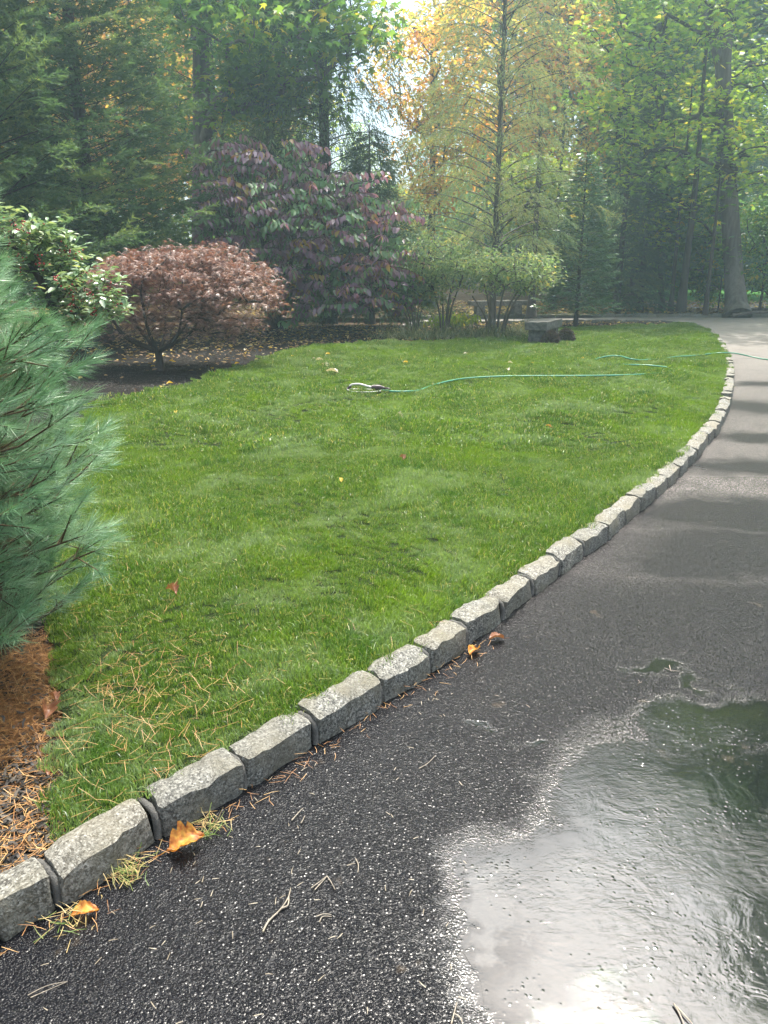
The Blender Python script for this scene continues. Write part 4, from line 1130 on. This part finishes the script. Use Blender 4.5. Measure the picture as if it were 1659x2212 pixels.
# ================================================================== GRASS (instanced patches: nobody could count it)
def scatter(name, pos, rot, scl, protos_, **pr):
    """points carrying rot/scl; each gets one of the prototype patches"""
    me = bpy.data.meshes.new(name); me.vertices.add(len(pos)); me.vertices.foreach_set('co', np.asarray(pos, np.float32).ravel())
    a = me.attributes.new('rot', 'FLOAT_VECTOR', 'POINT'); a.data.foreach_set('vector', np.asarray(rot, np.float32).ravel())
    a = me.attributes.new('scl', 'FLOAT', 'POINT'); a.data.foreach_set('value', np.asarray(scl, np.float32))
    o = bpy.data.objects.new(name, me); link(o); props(o, **pr)
    col = bpy.data.collections.new(name + '_patches')
    for m_ in protos_: col.objects.link(bpy.data.objects.new(name + '_patch', m_))
    ng = bpy.data.node_groups.new(name, 'GeometryNodeTree')
    ng.interface.new_socket('Geometry', in_out='INPUT', socket_type='NodeSocketGeometry'); ng.interface.new_socket('Geometry', in_out='OUTPUT', socket_type='NodeSocketGeometry')
    gi, go = ng.nodes.new('NodeGroupInput'), ng.nodes.new('NodeGroupOutput')
    ci = ng.nodes.new('GeometryNodeCollectionInfo'); ci.inputs[0].default_value = col; ci.inputs['Separate Children'].default_value = True; ci.inputs['Reset Children'].default_value = True
    ip = ng.nodes.new('GeometryNodeInstanceOnPoints'); ip.inputs['Pick Instance'].default_value = True
    r1 = ng.nodes.new('GeometryNodeInputNamedAttribute'); r1.data_type = 'FLOAT_VECTOR'; r1.inputs[0].default_value = 'rot'
    r2 = ng.nodes.new('GeometryNodeInputNamedAttribute'); r2.data_type = 'FLOAT'; r2.inputs[0].default_value = 'scl'
    e2 = ng.nodes.new('FunctionNodeEulerToRotation')
    rv = ng.nodes.new('FunctionNodeRandomValue'); rv.data_type = 'INT'; rv.inputs['Min'].default_value = 0; rv.inputs['Max'].default_value = len(protos_) - 1
    Lk = ng.links.new
    Lk(gi.outputs[0], ip.inputs['Points']); Lk(ci.outputs[0], ip.inputs['Instance']); Lk(r1.outputs[0], e2.inputs[0]); Lk(e2.outputs[0], ip.inputs['Rotation']); Lk(r2.outputs[0], ip.inputs['Scale'])
    iv = [q for q in rv.outputs if q.type == 'INT'][0]; Lk(iv, ip.inputs['Instance Index']); Lk(ip.outputs[0], go.inputs[0])
    md = o.modifiers.new('scatter', 'NODES'); md.node_group = ng
    return o
def grassmat():
    m, nt, out = newmat('grass_blades'); T = NT(nt); P = T.pos()
    a = T.n('ShaderNodeAttribute', attribute_name='rnd').outputs['Fac']
    col = T.ramp(a, [(0.0, (0.045, 0.10, 0.018)), (0.45, (0.12, 0.215, 0.035)), (0.84, (0.25, 0.345, 0.10)), (0.93, (0.38, 0.36, 0.13)), (1.0, (0.6, 0.48, 0.22))])
    n1 = T.noise(P, 1.5, 5, 0.6, 0.8); n2 = T.noise(P, 0.45, 3); n3 = T.noise(P, 5.0, 3)
    col = T.mixc(T.mr(n1, .5, .62, 0, .65), col, (0.28, 0.36, 0.21))            # blade sheen put into the colour as bluish pale sweeps
    col = T.mixc(T.mr(T.math('ADD', T.math('MULTIPLY', n2, .6), T.math('MULTIPLY', n3, .4)), .5, .62, 0, .7), col, (0.18, 0.29, 0.008))  # yellow green
    col = T.mixc(T.mr(n3, .42, .3, 0, .6), col, (0.06, 0.16, 0.015))
    p = T.n('ShaderNodeBsdfPrincipled', {'Base Color': col, 'Roughness': .38, 'Specular IOR Level': .45})
    tl = T.n('ShaderNodeBsdfTranslucent', {'Color': T.mixc(1.0, col, (1.15, 1.25, .5), 'MULTIPLY')})
    mx = T.n('ShaderNodeMixShader', {0: .42, 1: p.outputs[0], 2: tl.outputs[0]}); nt.links.new(mx.outputs[0], out.inputs[0])
    return m
M_GRASS = grassmat()
def patch(rad, nb, h, w, seed, lean=.6):
    r = np.random.RandomState(seed); b = Buf()
    a = r.uniform(0, 6.283, nb); q = rad * np.sqrt(r.uniform(0, 1, nb)); o = np.stack([q * np.cos(a), q * np.sin(a), np.zeros(nb)], 1)
    az = r.uniform(0, 6.283, nb); le = np.abs(r.normal(size=nb)) * lean; hh = h * r.uniform(.55, 1.2, nb)
    d = np.stack([np.cos(az), np.sin(az), np.zeros(nb)], 1); sa = r.uniform(0, 6.283, nb); sd = np.stack([np.cos(sa), np.sin(sa), np.zeros(nb)], 1) * (w * r.uniform(.7, 1.2, nb) / 2)[:, None]
    up = np.array([0, 0, 1.0])
    m1 = o + d * (le * hh * .35)[:, None] + up * (hh * .55)[:, None]; tp = o + d * (le * hh * 1.05)[:, None] + up * (hh * np.maximum(.25, 1 - .35 * le))[:, None]
    V = np.stack([o - sd, o + sd, m1 + sd * .85, m1 - sd * .85, tp], 1).reshape(-1, 3)
    T_ = (np.array([(0, 1, 2), (0, 2, 3), (3, 2, 4)])[None] + (np.arange(nb) * 5)[:, None, None]).reshape(-1, 3)
    b.add(V, T_, np.repeat(np.clip(r.normal(.42, .28, nb) + (r.rand(nb) < .05) * .5, 0, 1), 5))
    return b.mesh('grass_patch', M_GRASS)
near_p = [patch(.075, 270, .033, .0030, s) for s in range(8)]
far_p = [patch(.16, 460, .034, .0055, 20 + s) for s in range(6)]
lo, hi = lawn_poly.min(0), lawn_poly.max(0)
def lawn_pts(step, y0, y1, margin=0.0, band=1e9):
    gx, gy = np.meshgrid(np.arange(lo[0], hi[0], step), np.arange(max(lo[1], y0), min(hi[1], y1), step)); g = np.stack([gx.ravel(), gy.ravel()], 1)
    g += rs.uniform(-.5, .5, g.shape) * step
    g = g[(np.abs(g[:, 0]) < g[:, 1] * .56 + .6)]
    g = g[inpoly(g, lawn_poly)]
    dk = np.full(len(g), 1e9)
    for p in inner[::1]: dk = np.minimum(dk, np.hypot(g[:, 0] - p[0], g[:, 1] - p[1]))
    return g[(dk > margin) & (dk < band)]
def lawn_z(g): return LAWN_Z + hz(g[:, 0], g[:, 1], .012)
for nm, g, pr_ in (('grass', lawn_pts(.06, 0, 6.5, .02), near_p), ('grass', lawn_pts(.125, 6.5, 40, .15), far_p), ('grass', lawn_pts(.07, 6.5, 40, .03, .22), near_p)):
    n = len(g); print('grass', n)
    scatter(nm, np.column_stack([g, lawn_z(g) - .004]), np.column_stack([.22 * np.sin(g[:, 0] * 1.9 + 1.5 * np.sin(g[:, 1] * 1.1)) + rs.normal(size=n) * .1, .22 * np.cos(g[:, 1] * 1.6 + 1.3 * np.sin(g[:, 0] * 1.7)) + rs.normal(size=n) * .1, rs.normal(size=n) * .5 + (rs.rand(n) < .3) * rs.uniform(0, 6.28, n)]), rs.uniform(.75, 1.2, n) * (1 + .25 * np.sin(g[:, 0] * 3.1 + np.cos(g[:, 1] * 2.3) * 2)), pr_,
            kind='stuff', label='short green grass of the lawn')

# ================================================================== LITTER
def strips(n, centers, spread, length, width, z, mat_r=(0, 1), flat=.15, bend=.15):
    c = centers[rs.randint(0, len(centers), n)] + rs.normal(size=(n, 2)) * spread
    az = rs.uniform(0, 6.283, n); L_ = length * rs.uniform(.6, 1.2, n)
    d = np.stack([np.cos(az), np.sin(az), rs.normal(size=n) * flat], 1); sd = np.stack([-np.sin(az), np.cos(az), np.zeros(n)], 1)
    o = np.column_stack([c, z + np.abs(rs.normal(size=n)) * .012])
    bd = (rs.normal(size=n) * bend * L_)[:, None] * sd
    w = width / 2
    p0, p1, p2 = o - d * (L_ / 2)[:, None], o + bd, o + d * (L_ / 2)[:, None]
    u = np.array([0, 0, 1.0]) * w * .6
    V = np.stack([p0 - sd * w, p0 + sd * w, p1 - sd * w + u, p1 + sd * w + u, p2 - sd * w * .4, p2 + sd * w * .4], 1).reshape(-1, 3)
    T_ = (np.array([(0, 2, 1), (1, 2, 3), (2, 4, 3), (3, 4, 5)])[None] + (np.arange(n) * 6)[:, None, None]).reshape(-1, 3)
    return V, T_, np.repeat(rs.uniform(*mat_r, n), 6), c
M_STRAW = leafmat('dry_pine_straw', [(0, (0.10, 0.045, 0.02)), (.5, (0.36, 0.17, 0.06)), (1, (0.55, 0.36, 0.15))], .15, .5, .4, noisef=.1)
# straw on the mulch strip at the lower left
bedc = np.array([gp(x, y)[:2] for x, y in [(10, 1480), (60, 1480), (40, 1540), (80, 1460), (20, 1600), (50, 1580), (-10, 1640), (-60, 1600), (-80, 1700), (0, 1540), (70, 1430)]])
V, T_, R_, c = strips(6500, bedc, .10, .085, .0018, .05, (0.0, .8), .15, .05)
k = ~inpoly(c, lawn_poly); kk = np.repeat(k, 6); idx = np.cumsum(kk) - 1
tf = np.repeat(k, 4); b = Buf(); b.add(V[kk], idx[T_[tf]], R_[kk]); obj('pine_straw', b, M_STRAW, kind='stuff', label='orange brown pine straw over the mulch under the pine')
bedc2 = np.array([gp(x, y)[:2] for x, y in [(60, 1720), (30, 1800), (110, 1760), (60, 1840), (100, 1660), (0, 1880), (120, 1840)]])
V, T_, R_, c = strips(500, bedc2, .07, .085, .0022, .05)
b = Buf(); b.add(V, T_, R_); obj('pine_straw', b, M_STRAW, kind='stuff', label='thin scatter of pine needles on the black mulch by the kerb')
# dry needles on the grass
lc = []
for x, y, w in [(230, 1420, 5), (300, 1460, 6), (250, 1520, 7), (330, 1560, 5), (210, 1580, 6), (400, 1500, 3), (280, 1660, 5), (240, 1720, 4), (350, 1640, 3), (330, 1380, 3), (260, 1300, 3), (450, 1600, 2), (500, 1450, 2), (530, 1530, 1), (410, 1700, 2), (300, 1200, 2), (560, 1180, 1), (640, 1380, 1), (960, 1325, 2), (600, 1480, 2), (300, 1170, 2), (430, 1660, 2)]:
    lc += [gp(x, y, LAWN_Z)[:2]] * w
lc = np.array(lc)
V, T_, R_, c = strips(520, lc, .16, .075, .0014, LAWN_Z + .024, (.35, .9), .3, .05)
k = inpoly(c, lawn_poly); kk = np.repeat(k, 6); idx = np.cumsum(kk) - 1; tf = np.repeat(k, 4)
b = Buf(); b.add(V[kk], idx[T_[tf]], R_[kk]); obj('dry_needles', b, M_STRAW, kind='stuff', label='straw coloured fallen pine needles lying on the near grass')
# needles and chaff at the foot of the kerb and on the wet asphalt
cs = [curb_at(s_)[0] - np.array([-curb_at(s_)[1][1], curb_at(s_)[1][0]]) * .035 for s_ in np.linspace(joints[0], joints[8], 30)]
V, T_, R_, c = strips(210, np.array(cs), .04, .045, .0016, .004, (.1, 1), .1, .06)
b = Buf(); b.add(V, T_, R_); obj('kerbside_litter', b, M_STRAW, kind='stuff', label='dry needles and chaff caught along the foot of the kerb')
ac = np.array([gp(x, y)[:2] for x, y in zip(rs.uniform(60, 1640, 150), rs.uniform(1500, 2200, 150))])
ac = np.array([q for q in ac if not (q[0] > .25 and q[1] < 2.6)])
ac = ac[[not inpoly(np.array([q]), clean(isl, .05))[0] for q in ac]]
M_PALE = leafmat('pale_chaff', [(0, (0.14, 0.11, 0.07)), (1, (0.34, 0.30, 0.23))], .1, .6)
V, T_, R_, c = strips(85, ac, .05, .022, .0022, .004, (0, 1), .03, .03)
b = Buf(); b.add(V, T_, R_); obj('pale_chaff', b, M_PALE, kind='stuff', label='tiny pale bits of needle and chaff on the wet asphalt')
# bark chips near
M_CHIP = leafmat('black_bark_chips', [(0, (0.008, 0.007, 0.007)), (.7, (0.03, 0.024, 0.02)), (1, (0.10, 0.08, 0.06))], .0, .6, .4, noisef=.1)
cc = np.array([gp(x, y)[:2] for x, y in zip(rs.uniform(-150, 135, 300), rs.uniform(1400, 1920, 300))] + [gp(x, y)[:2] for x, y in zip(rs.uniform(150, 560, 300), rs.uniform(770, 850, 300))])
V, T_, R_, c = strips(9000, cc, .12, .028, .009, .045, (0, 1), .3)
k = ~inpoly(c, lawn_poly) & inpoly(c, clean(isl, .05)); kk = np.repeat(k, 6); idx = np.cumsum(kk) - 1; tf = np.repeat(k, 4)
b = Buf(); b.add(V[kk], idx[T_[tf]], R_[kk]); obj('bark_chips', b, M_CHIP, kind='stuff', label='black bark mulch chips in the bed')
# leaf litter of the beds and the wood floor
M_LIT = leafmat('fallen_leaf_litter', [(0, (0.09, 0.05, 0.03)), (.4, (0.26, 0.16, 0.08)), (.8, (0.45, 0.33, 0.14)), (1, (0.6, 0.42, 0.08))], .2, .6, .3, clump=.5)
n = 26000
g = np.stack([rs.uniform(-12, 13, n), rs.uniform(9, 24, n)], 1)
px = g[:, 1]
k = ~inpoly(g, lawn_poly) & inpoly(g, clean(isl, .05)) & (np.abs(g[:, 0]) < g[:, 1] * .55)
dens = np.clip((g[:, 1] - 12.5) / 4, .05, 1); k &= rs.rand(n) < dens
g = g[k]; n = len(g)
d = np.stack([rs.normal(size=n), rs.normal(size=n), rs.normal(size=n) * .2], 1)
b = Buf(); b.stamp(*OVATE, np.column_stack([g, .045 + rs.uniform(0, .03, n)]), frames(d, rdir(n) * .5 + np.array([0, 0, 1])), rs.uniform(.05, .11, n), rs.uniform(0, 1, n))
obj('leaf_litter', b, M_LIT, kind='stuff', label='tan and yellow leaf litter covering the bed under the shrubs')
n = 16000
g = np.stack([rs.uniform(-14, 18, n), rs.uniform(25.5, 36, n)], 1)
k = (np.abs(g[:, 0]) < g[:, 1] * .55) & inpoly(g, clean(wf, .3)); g = g[k]; n = len(g)
d = np.stack([rs.normal(size=n), rs.normal(size=n), rs.normal(size=n) * .2], 1)
b = Buf(); b.stamp(*DIAM, np.column_stack([g, .10 + rs.uniform(0, .05, n)]), frames(d, rdir(n) * .5 + np.array([0, 0, 1])), rs.uniform(.08, .16, n), rs.uniform(0, 1, n))
obj('leaf_litter', b, M_LIT, kind='stuff', label='brown leaf litter on the wood floor beyond the far kerb')
# weedy ground cover at the back edge of the lawn
M_WEED = leafmat('ground_cover_blades', [(0, (0.06, 0.10, 0.04)), (.6, (0.14, 0.18, 0.08)), (1, (0.35, 0.32, 0.18))], .35, .5)
wc = np.array([gp(x, y, .04)[:2] for x, y in [(880, 732), (920, 733), (960, 731), (1000, 733), (1030, 730), (1060, 731), (1090, 728), (1110, 727), (850, 733), (1130, 722), (980, 728), (1070, 736)]])
V, T_, R_, c = strips(3500, wc, .28, .28, .009, .12, (0, 1), .9)
b = Buf(); b.add(V, T_, R_); obj('ground_cover', b, M_WEED, kind='stuff', label='straggly pale green ground cover along the back of the lawn')

# ---- fallen leaves one can point to
M_FO = leafmat('orange_fallen_leaf', [(0.1, (0.22, 0.06, 0.015)), (.35, (0.42, 0.15, 0.03)), (.6, (0.55, 0.27, 0.05)), (1, (0.62, 0.42, 0.09))], .3, .5, .4, clump=45, noisef=.9)
M_FB = leafmat('brown_fallen_leaf', [(0, (0.14, 0.05, 0.025)), (.5, (0.28, 0.12, 0.06)), (1, (0.42, 0.24, 0.13))], .2, .35, .6, clump=18, noisef=.5)
M_FP = leafmat('pale_fallen_leaf', [(0, (0.45, 0.40, 0.28)), (1, (0.65, 0.60, 0.46))], .2, .5, .4)
M_FY = leafmat('yellow_fallen_leaf', [(0, (0.55, 0.36, 0.05)), (1, (0.65, 0.48, 0.08))], .3, .5, .4)
def leaf_mesh(kind, seed, mat, curl=.35):
    r = np.random.RandomState(seed); nu, nv = 13, 7
    b = Buf(); V = []
    for i in range(nu):
        u = i / (nu - 1)
        w = .30 * math.sin(math.pi * min(1, u ** .8 * 1.0)) ** .7 + .004
        if kind == 'lobed': w *= 1.25 * (1 - .38 * (i % 3 == 1)) if 1 < i < nu - 2 else 1
        if kind == 'toothed': w *= 1 - .14 * (i % 2)
        for j in range(nv):
            v = j / (nv - 1) * 2 - 1
            x = w * v; y = u + (.10 * abs(v) if kind == 'lobed' else .05 * abs(v)) * (1 - u)
            z = curl * (v * v) * w * 1.6 + .22 * curl * math.sin(u * 3.1) + .03 * math.sin(u * 9 + v * 4 + seed) + .02 * math.sin(v * 12 + u * 20)
            V.append((x, y, z))
    V = np.array(V); V[:, 1] -= .5
    i, j = np.meshgrid(np.arange(nu - 1), np.arange(nv - 1), indexing='ij'); k = (i * nv + j).ravel()
    b.add(V, np.concatenate([np.stack([k, k + nv, k + nv + 1], 1), np.stack([k, k + nv + 1, k + 1], 1)]), .5)
    me = b.mesh('leaf_blade', mat, True)
    s = Buf(); s.tube([(0, -.46, .01), (.03, -.62, .01), (.02, -.8, .0)], [.012, .01, .009], 5)
    return me, s.mesh('leaf_stalk', mat, True)
def fallen(x, y, size, kind, mat, rot, label, zb=0.0, tilt=(0, 0), curl=.35, seed=1, group=None, parts=True):
    p = gp(x, y, zb); me, stk = leaf_mesh(kind, seed, mat, curl)
    t = thing('fallen_leaf', label, 'leaf', p, group)
    t.rotation_euler = (tilt[0], tilt[1], rot); t.scale = (size,) * 3
    obj('blade', me, None, t, local=True); obj('stalk', stk, None, t, local=True)
fallen(400, 1822, .115, 'lobed', M_FO, -1.1, 'big ragged orange yellow leaf on the asphalt against the kerb', .018, (.15, .2), .5, 1)
fallen(182, 1972, .075, 'toothed', M_FO, -1.4, 'small orange leaf lowest along the kerb, among dry needles', .012, (.1, 0), .4, 2)
fallen(1024, 1408, .085, 'toothed', M_FO, 2.6, 'pointed golden orange leaf on the asphalt below the kerb halfway up', .014, (.1, .15), .5, 3)
fallen(1073, 1380, .080, 'toothed', M_FB, 1.9, 'reddish brown leaf just beyond the golden orange one by the kerb', .014, (.1, .2), .5, 4)
fallen(100, 1540, .085, 'lobed', M_FB, .4, 'wet brown curled leaf in the straw beside the lawn edge', .075, (.2, .4), .9, 5)
fallen(112, 1508, .05, 'lobed', M_FB, 1.4, 'dark red scrap of leaf propped above the wet brown one', .085, (.7, .4), .7, 6)
fallen(107, 1668, .045, 'toothed', M_FB, 3.4, 'tiny dry tan leaf with a stalk on the black mulch', .055, (.1, .1), .6, 7)
fallen(370, 1279, .07, 'lobed', M_FB, 1.2, 'curled brown leaf sunk in the grass by the pine tip', LAWN_Z + .04, (.3, .2), .9, 8)
fallen(718, 803, .2, 'toothed', M_FP, 1.3, 'broad whitish leaf, nearest the sprinkler of the pale three', LAWN_Z + .038, (.1, .1), .4, 9)
fallen(703, 790, .15, 'toothed', M_FP, 1.0, 'pale leaf on the lawn, middle one of three', LAWN_Z + .038, (.1, .1), .5, 10)
fallen(690, 779, .15, 'toothed', M_FP, 1.7, 'pale leaf on the lawn, farthest one of three', LAWN_Z + .038, (.1, .1), .5, 11)
fallen(862, 902, .09, 'toothed', M_FP, 1.4, 'narrow pale leaf alone on the lawn below the sprinkler', LAWN_Z + .038, (.1, .1), 1.0, 12)
fallen(379, 891, .075, 'toothed', M_FY, .3, 'bright yellow leaf on the lawn right of the pine', LAWN_Z + .038, (.2, .1), .5, 13)
fallen(736, 1037, .05, 'toothed', M_FY, .3, 'tiny orange yellow leaf in the middle of the lawn', LAWN_Z + .036, (.5, .1), .5, 14)
fallen(1185, 921, .06, 'toothed', M_FO, 1.3, 'tiny orange leaf on the right half of the lawn', LAWN_Z + .036, (.2, .1), .5, 15)
fallen(867, 991, .06, 'lobed', M_FB, .8, 'dark brown crumpled leaf near the middle of the lawn', LAWN_Z + .036, (.5, .3), 1.0, 16)
r_ = random.Random(5)
for k in range(34):                                              # small pale specks over the left bed and back lawn
    if k < 20: x, y, z = r_.uniform(300, 640), 0, .055
    else: x, y, z = r_.uniform(650, 1300), r_.uniform(752, 800), LAWN_Z + .05
    if k < 20: y = r_.uniform(762, 850) if x < 420 else r_.uniform(745, 800)
    on_lawn = bool(inpoly(np.array([gp(x, y, z)[:2]]), lawn_poly)[0])
    fallen(x, y, r_.uniform(.05, .10), 'toothed', M_FP if r_.random() < .7 else M_FY, r_.uniform(0, 6.28),
           'small pale fallen leaf lying flat on the back of the lawn' if on_lawn else 'small pale fallen leaf lying flat on the dark bed', (LAWN_Z + .038) if on_lawn else .06, (r_.uniform(-.2, .2), r_.uniform(-.2, .2)), .5, 20 + k % 5,
           'small pale leaves on the lawn' if on_lawn else 'small pale leaves on the bed')
# ---- twigs on the asphalt
M_TW = plainmat('bleached_twig', (0.27, 0.23, 0.18), .6, .3, 60)
def twig(lists, r0, label, z=.006):
    p = gp(*lists[0][0]); t = thing('twig', label, 'twig', p)
    for pts in lists:
        b = Buf(); P = smooth_curve([gp(x, y, z) for x, y in pts], 5); b.tube(P, np.linspace(r0, r0 * .5, len(P)), 6); obj('shoot', b, M_TW, t, smooth=True)
twig([[(568, 2013), (580, 1990), (605, 1965), (622, 1940), (628, 1918)], [(608, 1962), (622, 1955), (624, 1935)]], .0028, 'long pale forked twig on the wet asphalt at the bottom')
twig([[(672, 1918), (690, 1905), (706, 1892)], [(706, 1892), (715, 1905), (724, 1922)], [(680, 1922), (700, 1900), (706, 1892)]], .0016, 'bent trio of pale needles right of the long forked twig')
twig([[(683, 1980), (700, 1974), (716, 1976)], [(690, 1992), (697, 1980), (716, 1980)]], .0016, 'small pale curl of stem below the bent trio')
twig([[(768, 1855), (774, 1868), (773, 1885)]], .0018, 'short upright pale stem on the dark asphalt')
twig([[(630, 1772), (645, 1755), (655, 1745)], [(650, 1778), (655, 1770), (658, 1762)]], .0018, 'pair of short tan stems below the kerb on a dusty patch')
twig([[(905, 1660), (925, 1648), (940, 1632)]], .0016, 'thin straight pale stem left of the small blue puddle')
twig([[(66, 2155), (105, 2138), (146, 2120)], [(60, 2150), (100, 2130), (146, 2120)]], .0012, 'reddish pair of pine needles at the lower left corner')
twig([[(1455, 2168), (1468, 2190), (1478, 2215)], [(1462, 2175), (1480, 2195), (1496, 2212)]], .0025, 'dark needle cluster lying in the bright puddle')
twig([[(975, 2212), (982, 2185), (987, 2165)], [(982, 2190), (995, 2200), (1000, 2215)]], .002, 'forked stem at the bottom edge left of the puddle')
twig([[(1435, 1443), (1450, 1448), (1468, 1450)], [(1446, 1437), (1448, 1445), (1450, 1450)]], .002, 'pale sprig in the middle of the upper puddle')
M_TUFT = leafmat('mixed_dry_and_green_grass', [(0, (0.10, 0.18, 0.03)), (.4, (0.22, 0.24, 0.07)), (.6, (0.4, 0.3, 0.12)), (1, (0.5, 0.38, 0.18))], .3, .5, clump=9, noisef=.5)
# ---- tufts against the kerb on the drive side
for (x, y, n_, lab) in [(272, 1888, 60, 'yellow and green grass tuft growing out of the joint below the kerb'), (455, 1790, 28, 'small dry tuft beside the big orange leaf'), (150, 1995, 20, 'straw tuft at the kerb foot beside the small orange leaf')]:
    c = gp(x, y); V, T_, R_, _ = strips(n_ * 2, c[None, :2], .03, .05, .0019, .008, (0, 1), .5, .06)
    b = Buf(); b.add(V, T_, R_); o = obj('grass_tuft', b, M_TUFT, label=lab, cat='grass tuft'); origin_to(o, c)
# ---- fallen branches under the oak
for k, (x, y, l, a, r) in enumerate([(1630, 678, 1.6, .2, .06), (1645, 672, 2.0, -.5, .08)]):
    c = gp(x, y, .14); d = np.array([math.cos(a), math.sin(a), .05]) * l / 2
    b = Buf(); b.tube(smooth_curve([c - d, c + np.array([0, .05, .05]), c + d], 5), np.linspace(r, r * .6, 11), 7)
    obj('fallen_branch', b, M_BARK, smooth=True, label=['shorter dead branch', 'thicker dead log'][k] + ' lying in the leaves right of the oak foot', cat='branch')

# ---- haze in the air
HAZE = 0.0031
if HAZE > 0:
    hb = Buf(); x0, x1, y0, y1, z0, z1 = -95, 125, -12, 155, -1.1, 48
    hb.add([(x0, y0, z0), (x1, y0, z0), (x1, y1, z0), (x0, y1, z0), (x0, y0, z1), (x1, y0, z1), (x1, y1, z1), (x0, y1, z1)],
           [(0, 2, 1), (0, 3, 2), (4, 5, 6), (4, 6, 7), (0, 1, 5), (0, 5, 4), (1, 2, 6), (1, 6, 5), (2, 3, 7), (2, 7, 6), (3, 0, 4), (3, 4, 7)])
    m, nt, out = newmat('haze_air')
    v = nt.nodes.new('ShaderNodeVolumePrincipled'); v.inputs['Density'].default_value = HAZE; v.inputs['Color'].default_value = (.62, .86, 1, 1); v.inputs['Anisotropy'].default_value = .5
    nt.links.new(v.outputs[0], out.inputs['Volume'])
    obj('haze', hb, m, kind='stuff', label='thin bluish haze in the air')
#print(sorted([(len(m.polygons), m.name) for m in bpy.data.meshes])[-16:])
print('tris', sum(len(m.polygons) for m in bpy.data.meshes), 'objects', len(bpy.data.objects))
